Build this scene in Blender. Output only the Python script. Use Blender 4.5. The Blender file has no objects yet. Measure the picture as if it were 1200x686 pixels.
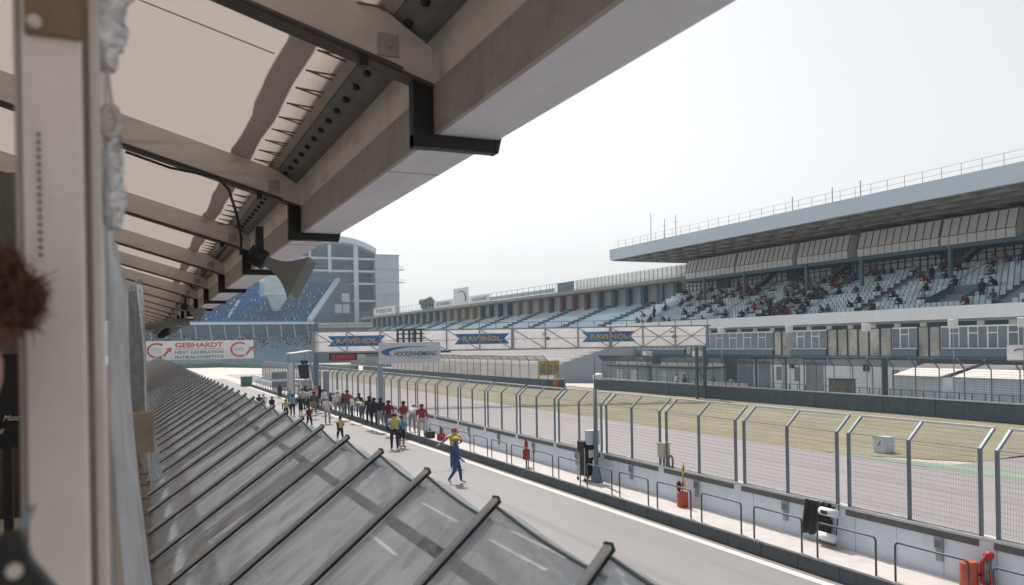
import bpy, bmesh, math, random
from mathutils import Vector, Matrix
R = math.radians
random.seed(7)
S = bpy.context.scene
COL = S.collection

# ------------------------------------------------------------------ camera, sky, sun, exposure
F, EYE, ROLL, YC = 950.0, 5.2, R(1.0), 403.0          # focal length in photo pixels, eye height above the pit lane
TH = math.atan((600 - 166) / F)
cam_d = bpy.data.cameras.new('camera')
cam = bpy.data.objects.new('camera', cam_d)
COL.objects.link(cam)
fw = Vector((math.sin(TH), math.cos(TH), 0)); rt = Vector((math.cos(TH), -math.sin(TH), 0)); up = Vector((0, 0, 1))
cxv = rt * math.cos(ROLL) - up * math.sin(ROLL); cyv = rt * math.sin(ROLL) + up * math.cos(ROLL)
m3 = Matrix((cxv, cyv, -fw)).transposed()
cam.matrix_world = Matrix.Translation((0, 0, EYE)) @ m3.to_4x4()
cam_d.sensor_width = 36; cam_d.lens = F / 1200 * 36; cam_d.shift_y = 60 / 1200
cam_d.clip_start = 0.05; cam_d.clip_end = 6000
cam_d.dof.use_dof = True; cam_d.dof.focus_distance = 28; cam_d.dof.aperture_fstop = 2.9
S.camera = cam

HAZE = 0.00042
SUN_EL, SUN_AZ = R(57), R(10)                          # azimuth from +Y towards +X
w = bpy.data.worlds.new('World'); S.world = w; w.use_nodes = True
nt = w.node_tree; bg = nt.nodes['Background']
sky = nt.nodes.new('ShaderNodeTexSky'); sky.sky_type = 'NISHITA'; sky.sun_disc = False
sky.sun_elevation = SUN_EL; sky.sun_rotation = SUN_AZ; sky.altitude = 100; sky.air_density = 1.0; sky.dust_density = 3.0; sky.ozone_density = 1.0
hs = nt.nodes.new('ShaderNodeHueSaturation'); hs.inputs['Saturation'].default_value = 0.12
nt.links.new(sky.outputs[0], hs.inputs['Color']); nt.links.new(hs.outputs[0], bg.inputs['Color'])
bg.inputs['Strength'].default_value = 0.14
sd = bpy.data.lights.new('sun', 'SUN'); so = bpy.data.objects.new('sun', sd); COL.objects.link(so)
sd.energy = 3.9; sd.angle = R(0.55); sd.color = (1.0, 0.94, 0.87)
ds = Vector((math.cos(SUN_EL) * math.sin(SUN_AZ), math.cos(SUN_EL) * math.cos(SUN_AZ), math.sin(SUN_EL)))
so.rotation_euler = ds.to_track_quat('Z', 'Y').to_euler(); so.location = (0, 0, 60)
vs = S.view_settings; vs.view_transform = 'Standard'; vs.look = 'None'; vs.exposure = 0.12; vs.gamma = 1; vs.use_curve_mapping = False
S.cycles.max_bounces = 8; S.cycles.transparent_max_bounces = 24

# ------------------------------------------------------------------ survey: photo measurement -> world point at a known distance
def ray(px, py):
    u = px - 600; v = YC - py; c, s = math.cos(ROLL), math.sin(ROLL)
    a, b = (u * c + v * s) / F, (-u * s + v * c) / F
    return Vector((math.sin(TH) + a * math.cos(TH), math.cos(TH) - a * math.sin(TH), b))
def atY(px, py, y):
    d = ray(px, py); t = y / d.y; return Vector((d.x * t, y, EYE + d.z * t))
def atX(px, py, x):
    d = ray(px, py); t = x / d.x; return Vector((x, d.y * t, EYE + d.z * t))
def atZ(px, py, z=0.0):
    d = ray(px, py); t = (z - EYE) / d.z; return Vector((d.x * t, d.y * t, z))

# ------------------------------------------------------------------ materials
MATS = {}
def mat(name, col, rough=0.7, var=0.12, scale=3.0, metal=0.0, bump=0.0, spec=0.4, dirt=None, stretch=(1, 1, 1), marks=None, island=0.0):
    if name in MATS: return MATS[name]
    m = bpy.data.materials.new(name); m.use_nodes = True; n = m.node_tree.nodes; l = m.node_tree.links
    b = n['Principled BSDF']; b.inputs['Roughness'].default_value = rough; b.inputs['Metallic'].default_value = metal
    b.inputs['Specular IOR Level'].default_value = spec
    geo = n.new('ShaderNodeNewGeometry'); mp = n.new('ShaderNodeMapping'); mp.inputs['Scale'].default_value = stretch
    l.new(geo.outputs['Position'], mp.inputs['Vector'])
    nz = n.new('ShaderNodeTexNoise'); nz.inputs['Scale'].default_value = scale; nz.inputs['Detail'].default_value = 6; nz.inputs['Roughness'].default_value = 0.65
    l.new(mp.outputs[0], nz.inputs['Vector'])
    rp = n.new('ShaderNodeValToRGB')
    c1 = [max(0, c * (1 - var)) for c in col] + [1]; c2 = [min(1, c * (1 + var)) for c in col] + [1]
    rp.color_ramp.elements[0].position = 0.3; rp.color_ramp.elements[1].position = 0.7
    rp.color_ramp.elements[0].color = c1; rp.color_ramp.elements[1].color = c2
    l.new(nz.outputs['Fac'], rp.inputs[0])
    last = rp.outputs[0]
    if dirt:
        dc, amt, dsc = dirt
        n2 = n.new('ShaderNodeTexNoise'); n2.inputs['Scale'].default_value = dsc; n2.inputs['Detail'].default_value = 8; n2.inputs['Roughness'].default_value = 0.7
        l.new(mp.outputs[0], n2.inputs['Vector'])
        r2 = n.new('ShaderNodeValToRGB'); r2.color_ramp.elements[0].position = 0.5; r2.color_ramp.elements[1].position = 0.72
        r2.color_ramp.elements[0].color = (0, 0, 0, 1); r2.color_ramp.elements[1].color = (amt, amt, amt, 1)
        l.new(n2.outputs['Fac'], r2.inputs[0])
        mx = n.new('ShaderNodeMix'); mx.data_type = 'RGBA'; l.new(r2.outputs[0], mx.inputs[0]); l.new(last, mx.inputs[6]); mx.inputs[7].default_value = (*dc, 1)
        last = mx.outputs[2]
    if marks:   # worn streaks of their own direction: colour, amount, scale, stretch
        kc, ka, ks, kst = marks
        mp2 = n.new('ShaderNodeMapping'); mp2.inputs['Scale'].default_value = kst; mp2.inputs['Location'].default_value = (3.1, 7.7, 1.3); l.new(geo.outputs['Position'], mp2.inputs['Vector'])
        n3 = n.new('ShaderNodeTexNoise'); n3.inputs['Scale'].default_value = ks; n3.inputs['Detail'].default_value = 7; n3.inputs['Roughness'].default_value = 0.6; l.new(mp2.outputs[0], n3.inputs['Vector'])
        r3 = n.new('ShaderNodeValToRGB'); r3.color_ramp.elements[0].position = 0.52; r3.color_ramp.elements[1].position = 0.7
        r3.color_ramp.elements[0].color = (0, 0, 0, 1); r3.color_ramp.elements[1].color = (ka, ka, ka, 1); l.new(n3.outputs['Fac'], r3.inputs[0])
        m4 = n.new('ShaderNodeMix'); m4.data_type = 'RGBA'; l.new(r3.outputs[0], m4.inputs[0]); l.new(last, m4.inputs[6]); m4.inputs[7].default_value = (*kc, 1); last = m4.outputs[2]
    if island:  # every piece a little lighter or darker than the next
        mr = n.new('ShaderNodeMapRange'); l.new(geo.outputs['Random Per Island'], mr.inputs[0]); mr.inputs[3].default_value = 1 - island; mr.inputs[4].default_value = 1 + island * 0.6
        hv = n.new('ShaderNodeHueSaturation'); l.new(mr.outputs[0], hv.inputs['Value']); l.new(last, hv.inputs['Color']); last = hv.outputs[0]
    l.new(last, b.inputs['Base Color'])
    if bump:
        bp = n.new('ShaderNodeBump'); bp.inputs['Strength'].default_value = bump; bp.inputs['Distance'].default_value = 0.01
        l.new(nz.outputs['Fac'], bp.inputs['Height']); l.new(bp.outputs[0], b.inputs['Normal'])
    MATS[name] = m; return m

def fabric(name, col, trans=0.5, clear=0.0, gloss=0.0, var=0.06, scale=2.0, tcol=None, wrinkle=0.0, grough=0.18):
    """cloth or plastic film that lets light through"""
    if name in MATS: return MATS[name]
    m = bpy.data.materials.new(name); m.use_nodes = True; n = m.node_tree.nodes; l = m.node_tree.links
    out = n['Material Output']; n.remove(n['Principled BSDF'])
    geo = n.new('ShaderNodeNewGeometry'); nz = n.new('ShaderNodeTexNoise'); nz.inputs['Scale'].default_value = scale; nz.inputs['Detail'].default_value = 5
    l.new(geo.outputs['Position'], nz.inputs['Vector'])
    rp = n.new('ShaderNodeValToRGB'); rp.color_ramp.elements[0].position = 0.3; rp.color_ramp.elements[1].position = 0.7
    rp.color_ramp.elements[0].color = [c * (1 - var) for c in col] + [1]; rp.color_ramp.elements[1].color = [min(1, c * (1 + var)) for c in col] + [1]
    l.new(nz.outputs['Fac'], rp.inputs[0])
    d = n.new('ShaderNodeBsdfDiffuse'); t = n.new('ShaderNodeBsdfTranslucent'); l.new(rp.outputs[0], d.inputs[0])
    if tcol: t.inputs[0].default_value = (*tcol, 1)
    else: l.new(rp.outputs[0], t.inputs[0])
    mx = n.new('ShaderNodeMixShader'); mx.inputs[0].default_value = trans; l.new(d.outputs[0], mx.inputs[1]); l.new(t.outputs[0], mx.inputs[2]); last = mx.outputs[0]
    if clear:
        tr = n.new('ShaderNodeBsdfTransparent'); tr.inputs[0].default_value = (0.93, 0.95, 0.96, 1)
        m2 = n.new('ShaderNodeMixShader'); m2.inputs[0].default_value = clear; l.new(last, m2.inputs[1]); l.new(tr.outputs[0], m2.inputs[2]); last = m2.outputs[0]
    if gloss:
        g = n.new('ShaderNodeBsdfGlossy'); g.inputs['Roughness'].default_value = grough
        if wrinkle:
            wn = n.new('ShaderNodeTexNoise'); wn.inputs['Scale'].default_value = 24; wn.inputs['Detail'].default_value = 3; wn.inputs['Distortion'].default_value = 1.5; wm = n.new('ShaderNodeMapping'); wm.inputs['Scale'].default_value = (1, 1, 0.16)
            l.new(geo.outputs['Position'], wm.inputs[0]); l.new(wm.outputs[0], wn.inputs['Vector'])
            bp = n.new('ShaderNodeBump'); bp.inputs['Strength'].default_value = wrinkle; bp.inputs['Distance'].default_value = 0.02; l.new(wn.outputs['Fac'], bp.inputs['Height']); l.new(bp.outputs[0], g.inputs['Normal']); l.new(bp.outputs[0], d.inputs['Normal'])
        m3_ = n.new('ShaderNodeMixShader'); m3_.inputs[0].default_value = gloss; l.new(last, m3_.inputs[1]); l.new(g.outputs[0], m3_.inputs[2]); last = m3_.outputs[0]
    l.new(last, out.inputs['Surface']); MATS[name] = m; return m

def dirty_glass(name, tint, dust, lo, hi, streak=(1.2, 3.5, 1.2), refl=0.06):
    """old glass: clear where clean, grey where dust and dried water lie on it"""
    if name in MATS: return MATS[name]
    m = bpy.data.materials.new(name); m.use_nodes = True; n = m.node_tree.nodes; l = m.node_tree.links
    out = n['Material Output']; n.remove(n['Principled BSDF'])
    geo = n.new('ShaderNodeNewGeometry'); mp = n.new('ShaderNodeMapping'); mp.inputs['Scale'].default_value = streak; mp.inputs['Rotation'].default_value = (0, 0, 0.36)
    l.new(geo.outputs['Position'], mp.inputs[0])
    nz = n.new('ShaderNodeTexNoise'); nz.inputs['Scale'].default_value = 1.3; nz.inputs['Detail'].default_value = 8; nz.inputs['Roughness'].default_value = 0.62
    l.new(mp.outputs[0], nz.inputs[0])
    rp = n.new('ShaderNodeValToRGB'); rp.color_ramp.elements[0].position = 0.36; rp.color_ramp.elements[1].position = 0.72
    rp.color_ramp.elements[0].color = (lo, lo, lo, 1); rp.color_ramp.elements[1].color = (hi, hi, hi, 1)
    l.new(nz.outputs['Fac'], rp.inputs[0])
    tr = n.new('ShaderNodeBsdfTransparent'); tr.inputs[0].default_value = (*tint, 1)
    df = n.new('ShaderNodeBsdfDiffuse'); df.inputs[0].default_value = (*dust, 1)
    mx = n.new('ShaderNodeMixShader'); l.new(rp.outputs[0], mx.inputs[0]); l.new(tr.outputs[0], mx.inputs[1]); l.new(df.outputs[0], mx.inputs[2])
    g = n.new('ShaderNodeBsdfGlossy'); g.inputs['Roughness'].default_value = 0.05
    fr = n.new('ShaderNodeFresnel'); fr.inputs[0].default_value = 1.5
    mu = n.new('ShaderNodeMath'); mu.operation = 'MULTIPLY'; mu.inputs[1].default_value = refl / 0.06 * 0.5; l.new(fr.outputs[0], mu.inputs[0])
    m2 = n.new('ShaderNodeMixShader'); l.new(mu.outputs[0], m2.inputs[0]); l.new(mx.outputs[0], m2.inputs[1]); l.new(g.outputs[0], m2.inputs[2])
    l.new(m2.outputs[0], out.inputs['Surface']); MATS[name] = m; return m

asphalt = mat('asphalt pit lane', (0.225, 0.214, 0.216), 0.62, 0.07, 1.4, bump=0.1, dirt=((0.17, 0.165, 0.165), 0.6, 0.35), stretch=(1, 0.25, 1), marks=((0.13, 0.125, 0.125), 0.55, 0.9, (1.6, 0.035, 1)))
asph_track = mat('asphalt track', (0.275, 0.252, 0.258), 0.62, 0.06, 0.8, dirt=((0.22, 0.21, 0.21), 0.45, 0.25), stretch=(1, 0.12, 1), marks=((0.17, 0.16, 0.16), 0.5, 0.6, (1.2, 0.02, 1)))
asph_pale = mat('pale run-off', (0.5, 0.45, 0.42), 0.65, 0.06, 0.2)
walkway_m = mat('concrete walkway', (0.54, 0.5, 0.485), 0.9, 0.07, 2.5, dirt=((0.33, 0.3, 0.29), 0.5, 1.2))
white_line = mat('white line paint', (0.72, 0.68, 0.6), 0.8, 0.1, 6, dirt=((0.4, 0.38, 0.36), 0.6, 3))
kerb_m = mat('dark kerb blocks', (0.085, 0.1, 0.115), 0.85, 0.2, 5)
wall_m = mat('shade blue pit wall', (0.7, 0.785, 0.89), 0.8, 0.06, 2.2, dirt=((0.57, 0.64, 0.72), 0.6, 1.6), stretch=(1, 1, 0.5))  # blue of the shaded face mixed into the wall colour
steel = mat('galvanised steel', (0.17, 0.215, 0.26), 0.5, 0.15, 8, metal=0.25)  # steel colour shifted blue to carry the tint of shade
steel_l = mat('pale galvanised steel', (0.45, 0.47, 0.5), 0.5, 0.1, 8, metal=0.3)
steel_d = mat('dark painted steel', (0.05, 0.06, 0.07), 0.5, 0.2, 8)
plate_m = mat('grey footing plate', (0.13, 0.135, 0.14), 0.7, 0.15, 6)
grass_m = mat('dry grass', (0.235, 0.215, 0.138), 0.95, 0.18, 0.9, dirt=((0.34, 0.275, 0.195), 0.9, 0.18), stretch=(1, 0.3, 1), bump=0.6, marks=((0.17, 0.155, 0.09), 0.7, 1.3, (1, 0.5, 1)))
green_p = mat('green painted asphalt', (0.2, 0.29, 0.22), 0.85, 0.15, 0.8, dirt=((0.27, 0.27, 0.24), 0.7, 0.5), stretch=(1, 0.2, 1))
belt_m = mat('black conveyor belt', (0.075, 0.108, 0.14), 0.85, 0.2, 3, dirt=((0.11, 0.13, 0.15), 0.6, 1.2))  # black belting, shade tint put into the colour as extra blue
conc = mat('grey concrete', (0.36, 0.37, 0.38), 0.85, 0.1, 0.5, dirt=((0.25, 0.26, 0.28), 0.5, 0.3))
conc_w = mat('white painted concrete', (0.8, 0.85, 0.9), 0.8, 0.05, 0.6, dirt=((0.68, 0.72, 0.76), 0.4, 0.4))  # white paint, blue shift in the colour imitates its shaded look
fascia_m = mat('shade tinted roof fascia', (0.56, 0.67, 0.79), 0.7, 0.04, 0.3, stretch=(1, 1, 3))  # fascia lies in shade, its blue cast is put into the base colour
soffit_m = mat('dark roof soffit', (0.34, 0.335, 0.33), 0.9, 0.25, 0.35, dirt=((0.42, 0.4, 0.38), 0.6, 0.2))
seat_m = mat('pale seat plastic', (0.56, 0.68, 0.75), 0.5, 0.06, 0.4, island=0.22)  # pale seats, colour pushed bluer to imitate shade
bench_m = mat('pale blue bench', (0.46, 0.58, 0.65), 0.6, 0.08, 0.3)
bench_w = mat('white bench', (0.82, 0.79, 0.78), 0.6, 0.05, 0.3)
step_m = mat('stand step concrete', (0.27, 0.32, 0.35), 0.9, 0.1, 0.5)
grey_bl = mat('blue grey cladding', (0.12, 0.2, 0.265), 0.6, 0.12, 0.6)
panel_l = mat('pale blind panels', (0.88, 0.88, 0.89), 0.6, 0.05, 0.8)
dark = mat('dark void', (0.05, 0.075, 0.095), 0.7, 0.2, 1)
win_glass = mat('window glass', (0.2, 0.25, 0.29), 0.12, 0.3, 0.4, spec=0.8)  # lightened colour imitates sky reflected in the panes
win_warm = mat('glazed bay', (0.43, 0.43, 0.415), 0.25, 0.45, 0.35, spec=0.5, dirt=((0.12, 0.125, 0.12), 0.8, 0.5))
win_pale = mat('bright glazing behind stand', (0.62, 0.68, 0.7), 0.3, 0.1, 0.3)
white_m = mat('white sheet metal', (0.74, 0.76, 0.78), 0.5, 0.05, 0.8)
blue_seat = mat('deep blue seats', (0.015, 0.19, 0.44), 0.6, 0.15, 0.25)
blue_pale = mat('faded blue seats', (0.22, 0.34, 0.44), 0.6, 0.1, 0.2)
green_w = mat('green tyre wall', (0.07, 0.16, 0.13), 0.8, 0.15, 0.3)
taupe = mat('bounce warmed aluminium', (0.62, 0.57, 0.53), 0.55, 0.04, 3, metal=0.0, dirt=((0.52, 0.47, 0.42), 0.6, 4), spec=0.3, marks=((0.36, 0.3, 0.25), 0.45, 3, (0.4, 1, 3)))  # warm tone painted in for light bouncing under the membrane
taupe_d = mat('dull beam web', (0.36, 0.335, 0.315), 0.6, 0.08, 3, dirt=((0.2, 0.175, 0.155), 0.7, 4), marks=((0.36, 0.34, 0.32), 0.45, 5, (1, 0.25, 2.5)))  # brown of bounced light put into the inner beam face colour
lavender = mat('pale beam soffit', (0.74, 0.76, 0.84), 0.6, 0.05, 3, dirt=((0.6, 0.6, 0.65), 0.5, 2.2), stretch=(1, 0.35, 1), marks=((0.5, 0.47, 0.46), 0.35, 2.5, (1, 0.12, 1)))
col_m = mat('painted column', (0.76, 0.72, 0.69), 0.6, 0.04, 8, dirt=((0.62, 0.58, 0.54), 0.5, 6), marks=((0.42, 0.36, 0.3), 0.4, 8, (1, 1, 0.2)))
brown_m = mat('brown plate', (0.2, 0.145, 0.09), 0.6, 0.15, 20)
tan_m = mat('tan timber', (0.33, 0.27, 0.2), 0.8, 0.2, 6)
membrane_m = fabric('roof membrane', (0.8, 0.76, 0.74), 0.64, tcol=(0.7, 0.66, 0.63))
shade_strip_m = fabric('membrane shade strip', (0.55, 0.54, 0.54), 0.3)
banner_m = fabric('banner cloth', (0.88, 0.86, 0.87), 0.55)
film_m = fabric('clear plastic film', (0.66, 0.7, 0.76), 0.4, clear=0.5, gloss=0.42, var=0.2, scale=14, wrinkle=0.5, grough=0.12)
film_d = fabric('milky plastic film', (0.8, 0.82, 0.86), 0.4, clear=0.15, gloss=0.16, var=0.15, scale=7, wrinkle=0.5)
glass_m = dirty_glass('canopy glass', (0.88, 0.925, 0.955), (0.7, 0.75, 0.8), 0.1, 0.42)
glass_e = dirty_glass('canopy edge glass', (0.8, 0.9, 0.94), (0.55, 0.62, 0.66), 0.12, 0.4)
bar_m = mat('canopy bar', (0.52, 0.53, 0.54), 0.55, 0.12, 9, metal=0.2)
gasket = mat('black gasket', (0.018, 0.02, 0.022), 0.6, 0.2, 9)
horn_m = mat('grey loudspeaker horn', (0.21, 0.225, 0.23), 0.6, 0.08, 9)
black_m = mat('black plastic', (0.016, 0.018, 0.02), 0.5, 0.2, 9)
orange_m = mat('orange red plastic', (0.46, 0.095, 0.045), 0.5, 0.1, 9)
red_m = mat('red paint', (0.42, 0.035, 0.03), 0.5, 0.1, 9)
red_led = mat('red display', (0.33, 0.03, 0.04), 0.5, 0.1, 9)
yellow_m = mat('yellow cloth', (0.7, 0.42, 0.04), 0.8, 0.1, 9)
beige_m = mat('beige box', (0.5, 0.46, 0.4), 0.6, 0.08, 9)
cyanbox = mat('pale blue box', (0.52, 0.6, 0.68), 0.6, 0.06, 3)
ink_red = mat('red print', (0.5, 0.035, 0.05), 0.7, 0.05, 1)
ink_dark = mat('dark print', (0.06, 0.07, 0.11), 0.7, 0.05, 1)
ink_blue = mat('blue print', (0.03, 0.15, 0.36), 0.7, 0.12, 0.3)
ink_orange = mat('orange print', (0.92, 0.5, 0.12), 0.7, 0.08, 0.5)
ink_grey = mat('grey print', (0.3, 0.33, 0.4), 0.7, 0.05, 1)
ink_white = mat('white print', (0.7, 0.7, 0.7), 0.7, 0.05, 1)
sign_w = mat('white sign face', (0.68, 0.69, 0.72), 0.6, 0.03, 0.5)
sign_g = mat('pale grey sign face', (0.55, 0.6, 0.66), 0.6, 0.03, 0.5)
bark = mat('bark', (0.1, 0.08, 0.06), 0.9, 0.2, 4)
leaf_m = mat('leaves', (0.07, 0.1, 0.08), 0.8, 0.4, 1.2)
floor_tan = mat('tan terrace floor', (0.5, 0.42, 0.33), 0.8, 0.12, 5)
brick_m = mat('tower masonry', (0.42, 0.47, 0.53), 0.85, 0.1, 0.25, stretch=(1, 1, 4))
PILL = {k: mat('pillar ' + k, c, 0.8, 0.08, 0.5) for k, c in dict(green=(0.06, 0.16, 0.17), teal=(0.05, 0.13, 0.2), yellow=(0.32, 0.26, 0.14), navy=(0.05, 0.075, 0.11),
        pink=(0.32, 0.25, 0.25), red=(0.2, 0.08, 0.105), blue=(0.08, 0.17, 0.24), grey=(0.13, 0.16, 0.17)).items()}
CL = {k: mat('cloth ' + k, c, 0.85, 0.15, 7) for k, c in dict(white=(0.62, 0.62, 0.64), grey=(0.28, 0.29, 0.31), lightgrey=(0.45, 0.46, 0.47), black=(0.014, 0.015, 0.018),
        navy=(0.02, 0.03, 0.07), blue=(0.045, 0.1, 0.24), lightblue=(0.16, 0.33, 0.5), cyan=(0.05, 0.3, 0.45), red=(0.27, 0.03, 0.045), darkred=(0.13, 0.012, 0.025),
        yellow=(0.55, 0.45, 0.15), beige=(0.42, 0.34, 0.27), denim=(0.06, 0.1, 0.17), khaki=(0.26, 0.23, 0.17), green=(0.05, 0.12, 0.07), pink=(0.5, 0.22, 0.26), olive=(0.1, 0.1, 0.06)).items()}
SKIN = mat('skin', (0.47, 0.28, 0.2), 0.6, 0.06, 9); SHOE = mat('shoes', (0.03, 0.03, 0.035), 0.6, 0.2, 9); SHOEW = mat('pale shoes', (0.5, 0.5, 0.5), 0.6, 0.1, 9)
HAIR = {k: mat('hair ' + k, c, 0.8, 0.3, 30) for k, c in dict(brown=(0.06, 0.035, 0.02), dark=(0.02, 0.015, 0.012), fair=(0.3, 0.19, 0.08), grey=(0.3, 0.29, 0.28)).items()}

# ------------------------------------------------------------------ mesh building helpers
class MB:
    def __init__(s): s.v = []; s.f = []; s.mi = []
    def add(s, vs, fs, mi=0):
        o = len(s.v); s.v += [tuple(v) for v in vs]; s.f += [tuple(i + o for i in f) for f in fs]; s.mi += [mi] * len(fs); return s
    def box(s, x0, x1, y0, y1, z0, z1, mi=0):
        vs = [(x, y, z) for z in (z0, z1) for y in (y0, y1) for x in (x0, x1)]
        return s.add(vs, [(0, 2, 3, 1), (4, 5, 7, 6), (0, 1, 5, 4), (2, 6, 7, 3), (0, 4, 6, 2), (1, 3, 7, 5)], mi)
    def bar(s, a, b, w, h=None, mi=0, side=None):
        a, b = Vector(a), Vector(b); h = h or w; d = (b - a).normalized()
        sd_ = Vector(side) if side else (Vector((0, 0, 1)) if abs(d.z) < 0.95 else Vector((1, 0, 0)))
        u = d.cross(sd_).normalized() * (w / 2); v = u.cross(d).normalized() * (h / 2)
        vs = [p + x * u + y * v for p in (a, b) for x, y in ((-1, -1), (1, -1), (1, 1), (-1, 1))]
        return s.add(vs, [(3, 2, 1, 0), (4, 5, 6, 7), (0, 1, 5, 4), (1, 2, 6, 5), (2, 3, 7, 6), (3, 0, 4, 7)], mi)
    def tube(s, pts, r, n=8, mi=0, cap=True):
        pts = [Vector(p) for p in pts]; rs = r if isinstance(r, (list, tuple)) else [r] * len(pts); o = len(s.v); fs = []; vs = []; u = None
        for i, p in enumerate(pts):
            d = ((pts[min(i + 1, len(pts) - 1)] - p).normalized() + (p - pts[max(i - 1, 0)]).normalized())
            if d.length < 1e-6: d = Vector((0, 0, 1))
            d.normalize()
            if u is None: u = d.cross(Vector((0, 0, 1)) if abs(d.z) < 0.9 else Vector((1, 0, 0))).normalized()
            else: u = (u - d * u.dot(d)).normalized()
            v = d.cross(u)
            vs += [p + (u * math.cos(2 * math.pi * k / n) + v * math.sin(2 * math.pi * k / n)) * rs[i] for k in range(n)]
        for i in range(len(pts) - 1):
            for k in range(n): fs.append((i * n + k, i * n + (k + 1) % n, (i + 1) * n + (k + 1) % n, (i + 1) * n + k))
        if cap: fs += [tuple(range(n - 1, -1, -1)), tuple((len(pts) - 1) * n + k for k in range(n))]
        return s.add(vs, fs, mi)
    def prism(s, poly, vec, mi=0):
        """flat polygon (list of points) pushed along vec"""
        n = len(poly); vec = Vector(vec); a = [Vector(p) for p in poly]; vs = a + [p + vec for p in a]
        fs = [tuple(range(n - 1, -1, -1)), tuple(range(n, 2 * n))] + [(i, (i + 1) % n, n + (i + 1) % n, n + i) for i in range(n)]
        return s.add(vs, fs, mi)
    def ball(s, c, r, mi=0, n=8, m=6):
        rx, ry, rz = r if isinstance(r, (list, tuple)) else (r, r, r); vs = []; fs = []
        for j in range(m + 1):
            t = math.pi * j / m
            for k in range(n): vs.append((c[0] + rx * math.sin(t) * math.cos(2 * math.pi * k / n), c[1] + ry * math.sin(t) * math.sin(2 * math.pi * k / n), c[2] + rz * math.cos(t)))
        for j in range(m):
            for k in range(n): fs.append((j * n + k, (j + 1) * n + k, (j + 1) * n + (k + 1) % n, j * n + (k + 1) % n))
        return s.add(vs, fs, mi)
    def lathe(s, prof, c=(0, 0, 0), n=16, mi=0):
        vs = []; fs = []
        for r, z in prof:
            for k in range(n): vs.append((c[0] + r * math.cos(2 * math.pi * k / n), c[1] + r * math.sin(2 * math.pi * k / n), c[2] + z))
        for j in range(len(prof) - 1):
            for k in range(n): fs.append((j * n + k, j * n + (k + 1) % n, (j + 1) * n + (k + 1) % n, (j + 1) * n + k))
        fs += [tuple(range(n - 1, -1, -1)), tuple((len(prof) - 1) * n + k for k in range(n))]
        return s.add(vs, fs, mi)
    def mesh(s, name, mats, smooth=False):
        me = bpy.data.meshes.new(name); me.from_pydata(s.v, [], s.f); me.update()
        for m in (mats if isinstance(mats, (list, tuple)) else [mats]): me.materials.append(m)
        me.polygons.foreach_set('material_index', s.mi)
        if smooth: me.polygons.foreach_set('use_smooth', [True] * len(me.polygons))
        return me
    def build(s, name, mats, parent=None, smooth=False, bevel=0.0):
        return link(name, s.mesh(name, mats, smooth), parent, bevel=bevel)

def link(name, me, parent=None, bevel=0.0):
    o = bpy.data.objects.new(name, me); COL.objects.link(o)
    if parent is not None:
        o.parent = parent
        b = parent.get('_world')
        if b is not None and parent.type == 'EMPTY': o.matrix_parent_inverse = Matrix.Translation(-Vector(parent.location))
    if bevel:
        md = o.modifiers.new('bevel', 'BEVEL'); md.width = bevel; md.segments = 2; md.limit_method = 'ANGLE'
    return o
def tag(o, label=None, cat=None, group=None, kind=None):
    if label: o['label'] = label
    if cat: o['category'] = cat
    if group: o['group'] = group
    if kind: o['kind'] = kind
    return o
def thing(name, loc, label, cat, group=None, rz=0.0, local=False):
    """an Empty at the thing's base; children are given in world coordinates unless local"""
    o = bpy.data.objects.new(name, None); COL.objects.link(o); o.location = loc; o.rotation_euler = (0, 0, rz); o.empty_display_size = 0.2
    if not local: o['_world'] = 1
    return tag(o, label, cat, group)
def copy_tree(o, parent=None):
    c = o.copy(); COL.objects.link(c)
    if parent is not None: c.parent = parent
    for ch in list(o.children): copy_tree(ch, c)
    return c
def structure(name, mb, m): return tag(mb.build(name, m), kind='structure')
ORD = 'first second third fourth fifth sixth seventh eighth ninth tenth eleventh twelfth thirteenth fourteenth fifteenth sixteenth seventeenth eighteenth nineteenth twentieth'.split()
def nth(i):
    """0-based index as an ordinal word"""
    if i < 20: return ORD[i]
    n = i + 1; return '%d%s' % (n, 'th' if 10 <= n % 100 <= 20 else {1: 'st', 2: 'nd', 3: 'rd'}.get(n % 10, 'th'))
def text(name, txt, size, m, parent, loc, rot=(R(90), 0, 0), width=None, shear=0.0, ext=0.004, align='CENTER', fat=0.0):
    cu = bpy.data.curves.new(name, 'FONT'); cu.body = txt; cu.size = size; cu.align_x = align; cu.align_y = 'CENTER'; cu.extrude = ext; cu.shear = shear; cu.offset = fat; cu.resolution_u = 3
    t = bpy.data.objects.new(name, cu); COL.objects.link(t)
    dg = bpy.context.evaluated_depsgraph_get(); me = bpy.data.meshes.new_from_object(t.evaluated_get(dg)); bpy.data.objects.remove(t)
    xs = [v.co.x for v in me.vertices]; wd = max(xs) - min(xs); k = (width / wd) if width else 1.0
    M = Matrix.Translation(loc) @ (Matrix.Rotation(rot[2], 4, 'Z') @ Matrix.Rotation(rot[1], 4, 'Y') @ Matrix.Rotation(rot[0], 4, 'X')) @ Matrix.Diagonal((k, 1, 1, 1))
    me.transform(M); me.materials.clear(); me.materials.append(m); me.name = name
    return link(name, me, parent)

# ================================================================== GROUND
structure('ground', MB().box(-300, 600, -150, 1000, -0.6, -0.02), asph_pale)
structure('pit_lane', MB().box(-0.2, 13.38, -20, 150, -0.3, 0.0), asphalt)
structure('race_track', MB().box(15.0, 28.3, -20, 170, -0.3, 0.0), asph_track)
g = MB(); g.add([(28.25, -5, 0.01), (33.5, 14, 0.01), (30, 20.5, 0.01), (28.3, 30, 0.01)], [(0, 1, 2, 3)])
structure('race_track_exit', MB().box(28.3, 36, -20, 22.4, -0.3, 0.002), asph_track)
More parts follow.
